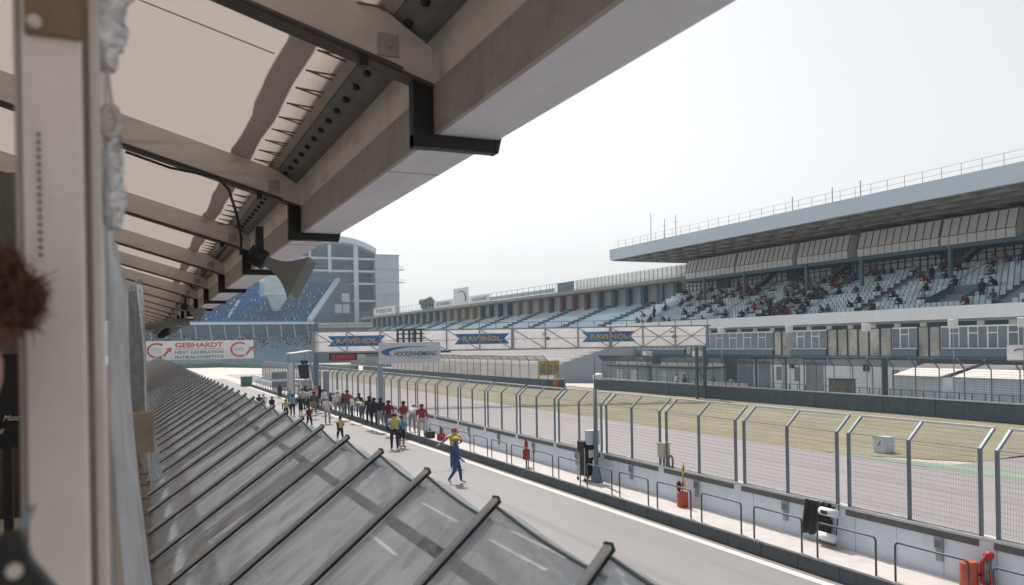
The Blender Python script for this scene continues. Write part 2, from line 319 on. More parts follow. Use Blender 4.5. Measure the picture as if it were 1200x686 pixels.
# green painted edge: widens towards the camera
g = MB().add([(28.35, 27.5, 0.008), (28.35, 12, 0.008), (31.2, 12, 0.008), (30.0, 21.0, 0.008), (28.8, 26.5, 0.008)], [(0, 1, 2, 3, 4)])
structure('green_painted_verge', g, green_p)
# grass verge: subdivided and slightly uneven
g = MB(); nx, ny = 14, 80
def gz(x, y): return 0.02 + 0.05 * math.sin(x * 1.7 + y * 0.31) * math.sin(y * 0.23 + x)
vs_ = []; 
for j in range(ny + 1):
    y = 22.4 + (170 - 22.4) * j / ny
    for i in range(nx + 1):
        x0 = 28.32 if y > 27 else 28.32 + (27 - y) * 0.62
        x = x0 + (50 - x0) * i / nx; vs_.append((x, y, max(0.006, gz(x, y) if 0 < i else 0.006)))
g.add(vs_, [(j * (nx + 1) + i, j * (nx + 1) + i + 1, (j + 1) * (nx + 1) + i + 1, (j + 1) * (nx + 1) + i) for j in range(ny) for i in range(nx)])
g.box(36.02, 50, -20, 22.38, -0.3, 0.01)
structure('grass_verge', g, grass_m)
structure('paddock_ground', MB().box(46.6, 120, -20, 240, -0.3, 0.03), asph_pale)
structure('pit_edge_line', MB().box(12.98, 13.2, -20, 150, 0.0, 0.004), white_line)
g = MB()
for x_, y_ in ((8.28, 16.6), (8.28, 22.3), (9.2, 17.2), (5.6, 14.0), (5.6, 19.5), (5.6, 8.0)): g.box(x_, x_ + 0.13, y_, y_ + 3.3, 0.0, 0.004)
structure('pit_lane_dashes', g, white_line)
# summer air over the circuit
hz = MB().box(-320, 620, -170, 1020, -1.6, 48.0); hm_ = bpy.data.materials.new('summer haze'); hm_.use_nodes = True; hn = hm_.node_tree
hn.nodes.remove(hn.nodes['Principled BSDF']); pv = hn.nodes.new('ShaderNodeVolumePrincipled'); pv.inputs['Density'].default_value = HAZE
pv.inputs['Color'].default_value = (0.74, 0.9, 1.0, 1); pv.inputs['Anisotropy'].default_value = 0.3; hn.links.new(pv.outputs[0], hn.nodes['Material Output'].inputs['Volume'])
tag(hz.build('haze', hm_), kind='stuff')
# raised walkway with its dark kerb
g = MB(); y = -10.0
while y < 125: g.box(13.40, 13.52, y + 0.012, y + 1.19, 0.0, 0.33); y += 1.2
g.box(13.43, 13.52, -10, 125, 0, 0.325)
structure('walkway_kerb', g, kerb_m)
structure('walkway', MB().box(13.52, 14.96, -10, 125, -0.2, 0.32), walkway_m)

# ================================================================== PIT WALL, FENCE PANELS, RAIL HOOPS
pw = thing('pit_wall', (14.9, 50, 0.32), 'long pale blue grey concrete pit wall carrying the mesh fence', 'wall')
g = MB(); y = -10.0; i = 0
while y < 125: g.box(14.76 + 0.003 * (i % 3), 15.02, y + 0.008, y + 1.117, 0.3, 1.24); y += 1.125; i += 1
g.box(14.80, 15.0, -10, 125, 0.3, 1.235)
g.build('wall_slab', wall_m, pw)
MB().box(14.74, 15.04, -10, 125, 1.24, 1.29).build('coping', mat('pale coping', (0.6, 0.6, 0.61), 0.8, 0.08, 3), pw)

def fence_proto(wires):
    t = thing('fence_panel', (0, 0, 0), '', 'fence panel', 'mesh fence panels on the pit wall', local=True)
    for yy in (0.0, 1.62, 3.24):
        g = MB(); g.bar((0, yy, -0.16), (0, yy, 1.70), 0.062, 0.062, side=(1, 0, 0)); g.bar((0, yy, 1.68), (0.42, yy, 2.06), 0.055, 0.055, side=(0, 1, 0)); g.build('post', steel, t)
    g = MB(); g.bar((0.42, -0.02, 2.07), (0.42, 3.26, 2.07), 0.055, 0.045); g.build('top_rail', mat('sun lightened rail', (0.62, 0.63, 0.66), 0.5, 0.06, 6), t)  # top rail colour lightened to imitate sun on the steel
    g = MB(); g.box(-0.115, -0.045, -0.02, 3.26, -0.2, -0.055); g.box(-0.115, 0.02, -0.02, 3.26, -0.055, -0.045); g.build('footing_plate', plate_m, t)
    g = MB(); r = 0.0038
    if wires:
        k = 0
        while k * 0.055 < 3.2:
            yy = 0.03 + k * 0.055; g.tube([(0.0, yy, -0.02), (0.0, yy, 1.70), (0.40, yy, 2.06)], r * 0.8, 3, cap=False); k += 1
        for j in range(18): g.tube([(0, 0.0, 0.02 + j * 0.1), (0, 3.24, 0.02 + j * 0.1)], r * 0.8, 3, cap=False)
        for j in range(5): g.tube([(0.06 + j * 0.085, 0.0, 1.754 + j * 0.077), (0.06 + j * 0.085, 3.24, 1.754 + j * 0.077)], r * 0.8, 3, cap=False)
    g.build('wire_mesh', mat('fence wire', (0.42, 0.41, 0.41), 0.6, 0.1, 9, metal=0.2), t)
    MB().bar((0, 0, 1.69), (0, 3.24, 1.69), 0.02, 0.02).build('mid_rail', steel_l, t); MB().bar((0, 0, 0.0), (0, 3.24, 0.0), 0.025, 0.025).build('bottom_rail', steel_l, t)
    return t
fp = fence_proto(True)
for k in range(-1, 29):
    o = fp if k == -1 else copy_tree(fp)
    o.location = (14.86, 10.62 + 3.59 * k, 1.30)
    o['label'] = 'wire mesh fence panel with outward bent top, %s along the pit wall from the camera' % nth(k + 1)
# rail hoops
hp = MB().tube([(0, 0, 0), (0, 0, 0.70), (0, 0.02, 0.765), (0, 0.08, 0.79), (0, 1.50, 0.79), (0, 1.56, 0.765), (0, 1.58, 0.70), (0, 1.58, 0)], 0.022, 8)
hme = hp.mesh('rail_hoop', mat('dark tube steel', (0.085, 0.1, 0.115), 0.45, 0.2, 8, metal=0.3), True)
for k in range(-1, 50):
    o = link('rail_hoop', hme); o.location = (13.6, 9.98 + 2.05 * k, 0.32)
    tag(o, 'dark tubular railing hoop on the walkway kerb, %s from the camera' % nth(k + 1), 'railing', 'railing hoops along the walkway')
# small socket boxes on the wall
sb = MB(); sb.box(-0.07, 0, -0.09, 0.09, -0.11, 0.13); sb.box(-0.05, 0, -0.07, 0.07, -0.36, -0.11); sbm = sb.mesh('socket_box', [mat('socket grey', (0.3, 0.33, 0.36), 0.6, 0.1, 9)])
sl = MB().box(-0.078, -0.07, -0.075, 0.075, -0.085, 0.06).mesh('flap', [mat('socket flap', (0.16, 0.18, 0.2), 0.5, 0.1, 9)])
for i, yy in enumerate((11.45, 15.8, 19.4, 22.9, 26.6, 30.3, 33.9, 37.6)):
    o = link('socket_box', sbm); o.location = (14.76, yy, 0.98); link('flap', sl, o)
    tag(o, 'small grey socket box on the pit wall face, %s from the camera' % nth(i), 'socket box', 'socket boxes on the pit wall')

# ================================================================== PIT WALL EQUIPMENT
# lamp pole with boxes
b = atX(699, 560, 14.35); b.z = 0.32
t = thing('signal_pole', b, 'slim grey steel pole with a flared foot standing on the walkway against the wall', 'pole')
g = MB(); g.tube([(b.x, b.y, 0.32), (b.x, b.y, 3.6)], [0.075, 0.07], 12); g.tube([(b.x, b.y, 3.6), (b.x, b.y, 4.75)], [0.025, 0.02], 8); g.build('pole', steel, t, True)
g = MB(); g.lathe([(0.24, 0), (0.2, 0.06), (0.12, 0.5), (0.078, 0.62)], (b.x, b.y, 0.32), 10); g.build('foot', steel, t)
g = MB().box(b.x - 0.24, b.x + 0.22, b.y + 0.09, b.y + 0.35, 1.62, 2.12); g.build('control_box', cyanbox, t, bevel=0.01)
# black timing gear on a trolley
b2 = atX(690, 566, 14.2); x, y = 14.25, b2.y
t = thing('equipment_trolley', (x, y, 0.32), 'black timing trolley with folded monitor beside the slim grey pole', 'trolley')
g = MB(); g.box(x - 0.16, x + 0.16, y + 0.05, y + 0.45, 0.5, 1.35); g.prism([(x - 0.2, y, 1.35), (x + 0.22, y, 1.35), (x + 0.16, y, 1.05), (x - 0.12, y, 1.05)], (0, 0.35, 0)); g.box(x - 0.22, x + 0.22, y + 0.02, y + 0.5, 1.35, 1.72); g.build('cabinet', black_m, t, bevel=0.015)
g = MB()
for sx in (-0.2, 0.2):
    for sy in (0.0, 0.5): g.tube([(x + sx, y + sy, 0.4), (x + sx, y + sy, 1.5)], 0.018, 6)
g.build('frame', steel_l, t)
for sx in (-0.2, 0.2):
    for sy in (0.0, 0.5): MB().tube([(x + sx - 0.02, y + sy, 0.38), (x + sx + 0.02, y + sy, 0.38)], 0.06, 10).build('wheel', black_m, t)
MB().box(x - 0.05, x + 0.2, y - 0.05, y - 0.01, 1.15, 1.42).build('label_plate', ink_white, t)
# beige box on a stalk on top of the wall + hose reel
b = atX(778, 537, 14.87)
t = thing('junction_box', (14.87, b.y, 1.29), 'beige metal junction box on a short stalk on top of the pit wall', 'box')
MB().tube([(14.87, b.y, 1.29), (14.87, b.y, 1.6)], 0.04, 8).build('stalk', steel, t)
MB().box(14.73, 15.0, b.y - 0.16, b.y + 0.16, 1.55, 1.98).build('housing', beige_m, t, bevel=0.02)
MB().box(14.70, 15.03, b.y - 0.19, b.y + 0.19, 1.98, 2.01).build('lid', beige_m, t)
b = atX(786, 536, 14.8); g = MB(); g.tube([(14.8, b.y + 0.0 + 0.11 * math.cos(a * math.pi / 9), 1.46 + 0.2 * math.sin(a * math.pi / 9)) for a in range(19)], 0.03, 6)
tag(g.build('hose_ring', mat('brown hose', (0.16, 0.12, 0.09), 0.6, 0.1, 9), None, True), 'coiled brown hose hanging on the wall top next to the beige junction box', 'hose')
# fire buckets / barrels
def barrel(px, py, label, z, r=0.17, h=0.42, x=None, extinguisher=False, flags=False, m=orange_m):
    b = atZ(px, py, 0.32) if x is None else atX(px, py, x)
    b.z = z
    t = thing('fire_barrel', b, label, 'barrel', 'red fire barrels along the pit wall')
    MB().lathe([(r * 0.9, 0), (r, 0.03), (r * 0.97, h * 0.33), (r * 1.02, h * 0.36), (r * 0.97, h * 0.4), (r * 0.97, h * 0.66), (r * 1.02, h * 0.7), (r * 0.97, h * 0.74), (r, h - 0.03), (r * 0.94, h), (r * 0.8, h)], b, 18).build('drum', m, t, True)
    MB().lathe([(r * 0.82, 0), (r * 0.86, 0.012)], (b.x, b.y, b.z + h), 18).build('lid', m, t)
    if extinguisher:
        MB().lathe([(0.06, 0), (0.075, 0.03), (0.075, 0.26), (0.03, 0.33), (0.03, 0.37)], (b.x, b.y, b.z + h), 12).build('extinguisher_bottle', red_m, t, True)
        MB().tube([(b.x, b.y, b.z + h + 0.36), (b.x - 0.06, b.y - 0.05, b.z + h + 0.4), (b.x - 0.1, b.y - 0.1, b.z + h + 0.3)], 0.016, 6).build('hose', black_m, t)
    if flags:
        MB().tube([(b.x, b.y, b.z + h), (b.x + 0.02, b.y - 0.05, b.z + h + 0.85)], 0.012, 6).build('flag_stick', steel_d, t)
        g = MB(); pts = []
        for j in range(9):
            zz = b.z + h + 0.1 + j * 0.09; wv = 0.035 * math.sin(j * 1.3)
            pts.append(((b.x + wv, b.y - 0.09 - 0.03 * math.sin(j), zz), (b.x + 0.05 - wv, b.y + 0.06 - 0.05 * (j / 9), zz)))
        g.add([p for a in pts for p in a], [(2 * j, 2 * j + 1, 2 * j + 3, 2 * j + 2) for j in range(8)]); o = g.build('yellow_flag', yellow_m, t)
        so_ = o.modifiers.new('thick', 'SOLIDIFY'); so_.thickness = 0.012
        MB().ball((b.x - 0.05, b.y + 0.1, b.z + h + 0.16), (0.07, 0.09, 0.16)).build('rolled_flag', mat('plum cloth', (0.1, 0.02, 0.05), 0.8, 0.2, 9), t, True)
    return t
barrel(800, 594, 'orange fire barrel holding a furled yellow flag against the pit wall', 0.32, 0.165, 0.44, flags=True)
barrel(1136, 690, 'orange barrel standing on the walkway beside the red hose pipe', 0.32, 0.17, 0.52)
barrel(617, 543, 'red drum with extinguisher on top propped at the walkway railing', 0.62, 0.15, 0.4, x=13.75, extinguisher=True, m=red_m)
barrel(517, 516, 'squat red drum with fire extinguisher on the walkway next to a black bag', 0.32, 0.22, 0.34, extinguisher=True, m=red_m)
for q, zz in (((617, 549), 0),):
    b = atX(q[0], q[1], 13.75); MB()
    o = MB().bar((13.75, b.y, 0.32), (13.75, b.y, 0.62), 0.05).build('drum_stand', steel_d); tag(o, 'short dark post carrying the red drum at the walkway railing', 'stand')
# red standpipe at the right edge
b = atX(1158, 665, 14.6); x, y = 14.62, b.y
t = thing('hydrant', (x, y, 0.32), 'red hydrant standpipe with coiled hose at the pit wall', 'hydrant')
MB().tube([(x, y, 0.32), (x, y, 0.95)], 0.05, 10).build('pipe', steel, t, True)
g = MB(); g.tube([(x - 0.05, y - 0.09, 0.75 + 0.0), (x - 0.05, y - 0.12, 0.5), (x - 0.05, y - 0.02, 0.4), (x - 0.05, y + 0.1, 0.5), (x - 0.05, y + 0.1, 0.85), (x - 0.05, y, 1.0)], 0.045, 8); g.build('hose', red_m, t, True)
MB().ball((x, y, 1.0), (0.09, 0.11, 0.09)).build('valve', red_m, t, True)
g = MB(); g.tube([(x - 0.1, y + 0.12, 0.62), (x - 0.12, y + 0.05, 0.62)], 0.03, 6); g.tube([(x - 0.12, y + 0.14, 0.4), (x - 0.12, y + 0.16, 0.75)], 0.014, 6); g.build('handle', steel_d, t)
# black bag
b = atZ(504, 513, 0.32); t = thing('holdall_bag', b, 'black holdall bag lying on the walkway behind the man in red', 'bag')
MB().box(b.x - 0.2, b.x + 0.2, b.y - 0.28, b.y + 0.28, 0.32, 0.68).build('bag_body', black_m, t, bevel=0.06)
MB().tube([(b.x, b.y - 0.18, 0.68), (b.x, b.y - 0.1, 0.78), (b.x, b.y + 0.1, 0.78), (b.x, b.y + 0.18, 0.68)], 0.018, 6).build('handle', black_m, t)
# pit board leaning on the wall, over a black cloth
c0 = atX(943, 600, 14.68); c1 = atX(972, 600, 14.68)
g = MB(); vs_ = []
for j in range(9):
    for i in range(13):
        yy = c0.y + (c1.y - c0.y) * (i / 12) * (1.0 if j < 4 else 1.12); vs_.append((14.72 - 0.03 * math.sin(i * 1.9) - 0.012 * j - 0.03 * (j / 8) * math.sin(i), yy + 0.06 * (j / 8), 1.28 - 0.8 * j / 8 + 0.02 * math.sin(i * 2.3 + j)))
g.add(vs_, [(j * 13 + i, j * 13 + i + 1, (j + 1) * 13 + i + 1, (j + 1) * 13 + i) for j in range(8) for i in range(12)])
o = g.build('black_cloth', black_m, None, True); md = o.modifiers.new('thick', 'SOLIDIFY'); md.thickness = 0.015
tag(o, 'crumpled black cloth hung over the pit wall behind the pit board', 'cloth')
p0 = atX(957, 641, 14.42); p1 = atX(978, 641, 14.5); ya, yb = p0.y, p1.y
t = thing('pit_board', (14.5, (ya + yb) / 2, 0.32), 'tubular framed pit board with white number strips leaning at the wall', 'pit board')
A, B_ = Vector((14.52, ya, 0.4)), Vector((14.52, yb, 0.4)); up_ = Vector((0.12, -0.02, 0.92))
g = MB(); g.tube([A, A + up_, B_ + up_, B_, A], 0.016, 6); g.bar(A + up_ * 0.45, B_ + up_ * 0.45, 0.015); g.build('frame', black_m, t)
for fz in (0.1, 0.72):
    g = MB(); g.tube([A + up_ * fz + Vector((-0.03, 0.02, 0.06)), B_ + up_ * fz + Vector((-0.03, -0.02, 0.06))], 0.095, 14); g.build('number_strip', white_m, t, True)
text('digits', '006', 0.13, ink_dark, t, (14.425, (ya + yb) / 2, 0.4 + 0.92 * 0.72 + 0.07), rot=(R(90), 0, R(-90)), ext=0.01, fat=0.006)
# white box on the grass beyond
b = atZ(1036, 530, 0.03); t = thing('marshal_box', b, 'pale blue equipment case standing alone on the dry grass verge', 'case')
MB().box(b.x - 0.33, b.x + 0.33, b.y - 0.3, b.y + 0.3, 0.03, 0.66).build('case_body', cyanbox, t, bevel=0.02)
MB().box(b.x - 0.34, b.x + 0.34, b.y - 0.31, b.y + 0.31, 0.66, 0.73).build('lid', cyanbox, t, bevel=0.01)
MB().bar((b.x - 0.34, b.y - 0.1, 0.55), (b.x - 0.34, b.y + 0.02, 0.32), 0.03).build('handle', black_m, t)

# circuit name board on a post
b = atX(446, 466, 14.55); yb = b.y
t = thing('circuit_sign', (14.55, yb, 0.32), 'pale grey board with blue swoosh and dark lettering on a post over the crowd', 'sign')
MB().box(14.4, 14.72, yb - 0.1, yb + 0.1, 0.32, 4.0).build('post', mat('sign post paint', (0.3, 0.36, 0.44), 0.6, 0.06, 3), t, bevel=0.01)
pl, pr = atY(443.7, 413, yb - 0.15).x, atY(516, 413, yb - 0.15).x; zt = atY(480, 401.3, yb).z; zb = atY(480, 425.5, yb).z
MB().box(pl, pr, yb - 0.18, yb - 0.1, zb, zt).build('board', sign_g, t, bevel=0.01)
W_ = pr - pl; Hh = zt - zb; cz = (zt + zb) / 2; yf = yb - 0.19
def swoosh(name, x0, z0, w_, h_, m, parent, y, flip=False):
    g = MB(); n = 26; outer = []; inner = []
    for i in range(n + 1):
        a = R(205) - R(205 - 62) * (i / n) ** 0.8
        th = (1 - i / n) ** 0.9
        ox, oz = x0 + w_ * (0.5 + 0.62 * math.cos(a) * (1 if math.cos(a) < 0 else 1.35)), z0 + h_ * (0.5 + 0.5 * math.sin(a)) if a < R(180) else z0 + h_ * (0.5 + 0.5 * math.sin(a) * 1.2)
        outer.append((ox, y, oz)); inner.append((ox + w_ * 0.22 * th * (1 - 0.2 * th), y, oz - h_ * (0.03 + 0.15 * th) * (1 if i < n else 0)))
    g.add(outer + inner, [(i, i + 1, n + 2 + i, n + 1 + i) for i in range(n)])
    o = g.build(name, m, parent); md = o.modifiers.new('thick', 'SOLIDIFY'); md.thickness = 0.004; return o
swoosh('logo', pl + W_ * 0.13, zb + Hh * 0.3, W_ * 0.75, Hh * 0.5, ink_blue, t, yf)
text('lettering', 'HOCKENHEIMRING', 0.46, ink_dark, t, (pl + W_ * 0.585, yf, cz - Hh * 0.07), width=W_ * 0.7, shear=0.25, fat=0.006)
MB().box(pl + W_ * 0.46, pl + W_ * 0.88, yf - 0.002, yf + 0.006, cz - Hh * 0.27, cz - Hh * 0.245).build('rule', ink_grey, t)

# ================================================================== FAR SIDE OF THE TRACK: tyre barrier, catch fence
tb = thing('tyre_barrier', (46, 45, 0), 'long dark tyre barrier clad in black belting before the roofed stand', 'barrier')
def barrier_run(pts, parent, step=2.0, z1=1.12, maxn=60):
    cnt = 0
    for (x0, y0), (x1, y1) in zip(pts, pts[1:]):
        L = math.hypot(x1 - x0, y1 - y0); n = max(1, round(L / step))
        for i in range(n):
            a = Vector((x0 + (x1 - x0) * i / n, y0 + (y1 - y0) * i / n, 0)); b = Vector((x0 + (x1 - x0) * (i + 1) / n, y0 + (y1 - y0) * (i + 1) / n, 0)); d = (b - a).normalized()
            a += d * 0.012; b -= d * 0.012; q = random.uniform(-0.02, 0.02); nn = Vector((d.y, -d.x, 0))
            g = MB(); g.prism([a + nn * (q - 0.02), b + nn * (q - 0.02), b + nn * (q + 0.75), a + nn * (q + 0.75)], (0, 0, z1 + random.uniform(-0.015, 0.015))); g.build('belt_panel', belt_m, parent); cnt += 1
    return cnt
barrier_run([(46.0, 12), (46.2, 38), (45.6, 62), (45.2, 77.5)], tb)
MB().box(46.1, 46.6, 12, 77, 1.14, 1.2).build('top_cap', steel_l, tb)
tb2 = thing('tyre_barrier', (40, 110, 0), 'dark tyre barrier curving away before the white benches', 'barrier')
barrier_run([(44.0, 82.0), (42.2, 79.0), (40.9, 80.6), (40.4, 100), (40.0, 142), (41.5, 165)], tb2, 3.0)
# red end block
b = atZ(653, 457, 0); t = thing('end_block', b, 'orange red plastic block closing the end of the curved barrier', 'block')
MB().box(b.x - 0.45, b.x + 0.45, b.y - 0.5, b.y + 0.5, 0, 1.2).build('block_body', orange_m, t, bevel=0.05); MB().box(b.x + 0.46, b.x + 0.8, b.y - 0.45, b.y + 0.45, 0, 1.1).build('pale_side', white_m, t, bevel=0.03)
# white cylinder cushion
b = atZ(689, 455, 0); b = Vector((46.3, 78.3, 0)); t = thing('crash_cushion', b, 'white bag shaped crash cushion at the barrier opening', 'cushion')
MB().lathe([(0.3, 0), (0.55, 0.1), (0.62, 0.5), (0.6, 1.0), (0.42, 1.25), (0.15, 1.3)], b + Vector((0, 0, 0.45)), 14).build('bag_body', white_m, t, True)
MB().tube([b, b + Vector((0, 0, 0.5))], 0.4, 10).build('stand', belt_m, t)

def catch_fence(label, pts, step, k_=1.0, h=3.15):
    p0 = pts[0]; t = thing('catch_fence', (p0[0], p0[1], 0.3), label, 'fence')
    g = MB(); prev = None; n_ = 0
    for (x0, y0), (x1, y1) in zip(pts, pts[1:]):
        L = math.hypot(x1 - x0, y1 - y0); n = max(1, round(L / step))
        for i in range(n + (1 if (x1, y1) == pts[-1] else 0)):
            a = Vector((x0 + (x1 - x0) * i / n, y0 + (y1 - y0) * i / n, 0)); d = Vector((x1 - x0, y1 - y0, 0)).normalized(); nn = Vector((-d.y, d.x, 0))
            hh = h + random.uniform(-0.05, 0.05); tip = a + nn * 0.62 + Vector((0, 0, hh + 0.62))
            m_ = MB(); m_.tube([a + Vector((0, 0, 0.1)), a + Vector((0, 0, hh)), tip], 0.045, 6); m_.build('post', steel, t); n_ += 1
            if prev:
                pa, pt_ = prev; A, B2 = pa, a; k = 0
                Ls = (B2 - A).length; nv = max(2, int(Ls / 0.11))
                for q in range(nv): # upright wires, bent forward at the top
                    f_ = q / nv; bs = A.lerp(B2, f_); g.tube([bs + Vector((0, 0, 1.05)), bs + Vector((0, 0, h))], 0.0055 * k_, 3, cap=False); tp = pt_.lerp(tip, f_); g.tube([bs + Vector((0, 0, h)), tp], 0.016 * k_, 3, cap=False)
                for q in range(14): zz = 1.1 + q * (h - 1.1) / 13; g.tube([A + Vector((0, 0, zz)), B2 + Vector((0, 0, zz))], 0.006 * k_, 3, cap=False)
                for q in range(9): f_ = q / 8; g.tube([(A + Vector((0, 0, h))).lerp(pt_, f_), (B2 + Vector((0, 0, h))).lerp(tip, f_)], 0.015 * k_, 3, cap=False)
            prev = (a, tip)
    o = g.build('wire_mesh', mat('catch net', (0.1, 0.13, 0.16), 0.6, 0.1, 2), t)
    return t
catch_fence('high catch fence with posts bent over the dark barrier before the roofed stand', [(46.75, 22), (46.9, 38), (46.4, 62), (46.1, 77)], 1.75, 1.35)
catch_fence('distant catch fence with bent posts before the white benches', [(41.4, 81), (41.0, 100), (40.6, 142), (42.2, 165)], 2.4, 0.55)
# loudspeaker poles behind the fence
for i, q in enumerate([(845, 388), (925, 386), (1015, 384), (1117, 380), (1199, 378)]):
    b = atX(q[0], q[1], 47.4); t = thing('speaker_pole', (47.4, b.y, 0), 'thin pole with a white box loudspeaker behind the catch fence, %s from the gantry' % nth(i), 'pole', 'loudspeaker poles behind the catch fence')
    MB().tube([(47.4, b.y, 0), (47.4, b.y, b.z - 0.2)], 0.035, 6).build('pole', steel_l, t)
    MB().box(47.15, 47.6, b.y - 0.22, b.y + 0.22, b.z - 0.28, b.z + 0.3).build('speaker_box', white_m, t, bevel=0.04)

# ================================================================== ROOFED GRANDSTAND
gs = thing('grandstand', (62, 55, 0), 'large roofed grandstand with glazed boxes and pale seats', 'grandstand')
Y0, Y1 = 16.0, 92.5
FX = 56.5
def tier(i): return 57.6 + i * 0.84, 6.78 + i * 0.375
NR = 12
MB().box(56.0, 56.3, Y0, Y1, 6.5, 7.48).build('balcony_fascia', conc_w, gs)
g = MB()
for i in range(NR):
    x0, z0 = tier(i); g.box(x0 - 0.42, x0 + 0.42 if i < NR - 1 else 69.5, Y0, Y1, z0 - 1.0, z0)
g.box(56.3, 57.18, Y0, Y1, 6.3, 6.6); g.build('steps', step_m, gs)
# seats
AIS = [27.0, 40.0, 53.0, 66.0, 79.0]
def seat_mesh(mb, x, y, z):
    mb.box(x - 0.2, x + 0.2, y - 0.21, y + 0.21, z + 0.40, z + 0.44); mb.box(x + 0.18, x + 0.24, y - 0.21, y + 0.21, z + 0.42, z + 0.80)
sp = MB(); seat_mesh(sp, 0, 0, 0); sp.box(-0.05, 0.05, -0.04, 0.04, 0, 0.4); spm = sp.mesh('seat', seat_m)
g = MB(); nseat = 0; SEATS = []
for i in range(NR):
    x0, z0 = tier(i); y = Y0 + 0.6
    while y < Y1 - 0.4:
        if min(abs(y - a) for a in AIS) > 0.75 and not (43.2 < y < 47.0 and i in (2, 3, 4, 5)):
            SEATS.append((i, y))
            if nseat < 100 and i in (0, 1) and 33 < y < 60: o = link('seat', spm, gs); o.location = (x0 + 0.05, y, z0); nseat += 1
            else: seat_mesh(g, x0 + 0.05, y, z0)
        y += 0.52
o = g.build('seats', seat_m, gs); tag(o, kind='stuff')
g = MB()
for a in AIS:
    g = MB()
    for i in range(NR * 2): g.box(57.3 + i * 0.42, 57.72 + i * 0.42, a - 0.6, a + 0.6, 6.6 + i * 0.187, 6.9 + i * 0.187)
    g.build('aisle_steps', mat('aisle concrete', (0.3, 0.33, 0.35), 0.9, 0.1, 0.6), gs)
# vomitory with railings
g = MB(); x0, z0 = tier(2); x1, z1 = tier(5)

for yy in (43.4, 46.7): g.prism([(x0 - 0.4, yy, z0), (x1 + 0.3, yy, z1), (x1 + 0.3, yy, z1 + 0.75), (x0 - 0.4, yy, z0 + 0.75)], (0, 0.08, 0))
g.box(x1 + 0.3, x1 + 0.38, 43.4, 46.78, z1, z1 + 0.75); g.build('stair_well', grey_bl, gs)
g = MB()
for a in (33.0, 46.0, 59.0, 72.0, 85.0): MB().tube([(57.3, a, 7.6), (61.5, a, 9.6), (66.5, a, 11.8)], 0.03, 5).build('handrail', steel_d, gs)
# columns and rear glazing
for q in (33.0, 48.1, 57.6, 64.8, 74.5, 81.9, 91.0):
    MB().bar((63.9, q, 9.4), (63.9, q, 13.0), 0.28, 0.28).build('column', grey_bl, gs)
g = MB(); g.box(69.0, 69.2, Y0, Y1, 10.6, 13.0); g.build('rear_glazing', win_pale, gs)
g = MB()
y = Y0
while y < Y1: g.box(68.9, 68.98, y, y + 0.09, 10.6, 13.0); y += 0.85
for zz in (11.4, 12.0, 12.6): g.box(68.88, 68.96, Y0, Y1, zz, zz + 0.07)
for a in (38.5, 50.5, 63.5, 70.5, 83.0): g.box(68.6, 68.87, a, a + 2.2, 10.6, 13.0)
g.build('glazing_bars', steel_d, gs)
g = MB()
for a in (37.0, 47.5, 62.0, 73.0): MB().bar((66.8, a, 12.9), (66.8, a + 2.6, 11.2), 0.9, 0.35).build('stair_flight', steel_d, gs)
# glazed boxes under the roof
MB().box(65.6, 72, Y0, Y1 - 3.5, 12.95, 13.32).build('box_floor_beam', grey_bl, gs)
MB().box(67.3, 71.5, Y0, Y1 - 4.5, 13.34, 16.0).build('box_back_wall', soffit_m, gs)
SEC = [(85.99, 88.17), (78.5, 85.9), (68.72, 78.19), (60.99, 68.08), (50.6, 59.8), (43.47, 50.43), (33.5, 42.0), (24, 33)]
for a, b in SEC:
    fr = MB(); fr.box(65.72, 67.28, a, b, 13.33, 14.12)                      # lower white band
    fr.prism([(65.72, a, 14.12), (66.25, a, 15.75), (67.28, a, 15.75), (67.28, a, 14.12)], (0, b - a, 0)); o = fr.build('glazed_box', panel_l, gs)
    n = max(3, round((b - a) / 0.82)); mb = MB()
    for k in range(n + 1):
        yy = a + (b - a) * k / n
        mb.bar((65.70, yy, 14.15), (66.20, yy + 0.0, 15.7), 0.07, 0.05, side=(1, 0, 0)); mb.box(65.705, 65.718, yy - 0.025, yy + 0.025, 13.36, 14.08)
    mb.bar((65.69, a, 14.13), (65.69, b, 14.13), 0.05, 0.05); mb.build('mullions', mat('mullion grey', (0.1, 0.105, 0.11), 0.6, 0.1, 3), o)
# roof
g = MB(); g.box(57.0, 57.35, Y0 - 8, 92.9, 16.08, 17.5); g.build('roof_fascia', fascia_m, gs)
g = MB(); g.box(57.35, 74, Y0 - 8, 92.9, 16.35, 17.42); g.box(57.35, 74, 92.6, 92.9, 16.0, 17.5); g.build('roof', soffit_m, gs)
g = MB()
y = Y0 - 6
while y < 92: g.box(57.36, 73, y, y + 0.25, 16.0, 16.34); y += 3.2
for xx in (59.5, 62, 64.5): g.box(xx, xx + 0.15, Y0 - 8, 92.6, 16.02, 16.3)
g.build('roof_beams', mat('soffit beams', (0.3, 0.295, 0.29), 0.9, 0.2, 0.5), gs)
g = MB(); y = 10.0
while y < 92.8: g.tube([(57.6, y, 17.5), (57.6, y, 18.5)], 0.025, 5); y += 1.7
for zz in (18.0, 18.5): g.tube([(57.6, 10, zz), (57.6, 92.7, zz)], 0.018, 5)
for y in (60.2, 52.0, 55.2): g.tube([(57.7, y, 17.5), (57.7, y, 19.0)], 0.05, 5)
g.build('roof_railing', steel_l, gs)
for q, zt_ in (((763, 279), 21.6), ((779, 277), 20.5), ((792, 274), 20.6)):
    b = atX(q[0], q[1], 59.5); g = MB(); g.tube([(59.5, b.y, 17.4), (59.5, b.y, zt_)], [0.05, 0.03], 6)
    if q[0] != 763: g.tube([(59.5, b.y - 0.5, zt_ - 0.9), (59.5, b.y + 0.5, zt_ - 0.9)], 0.02, 5)
    g.build('antenna', steel, gs)
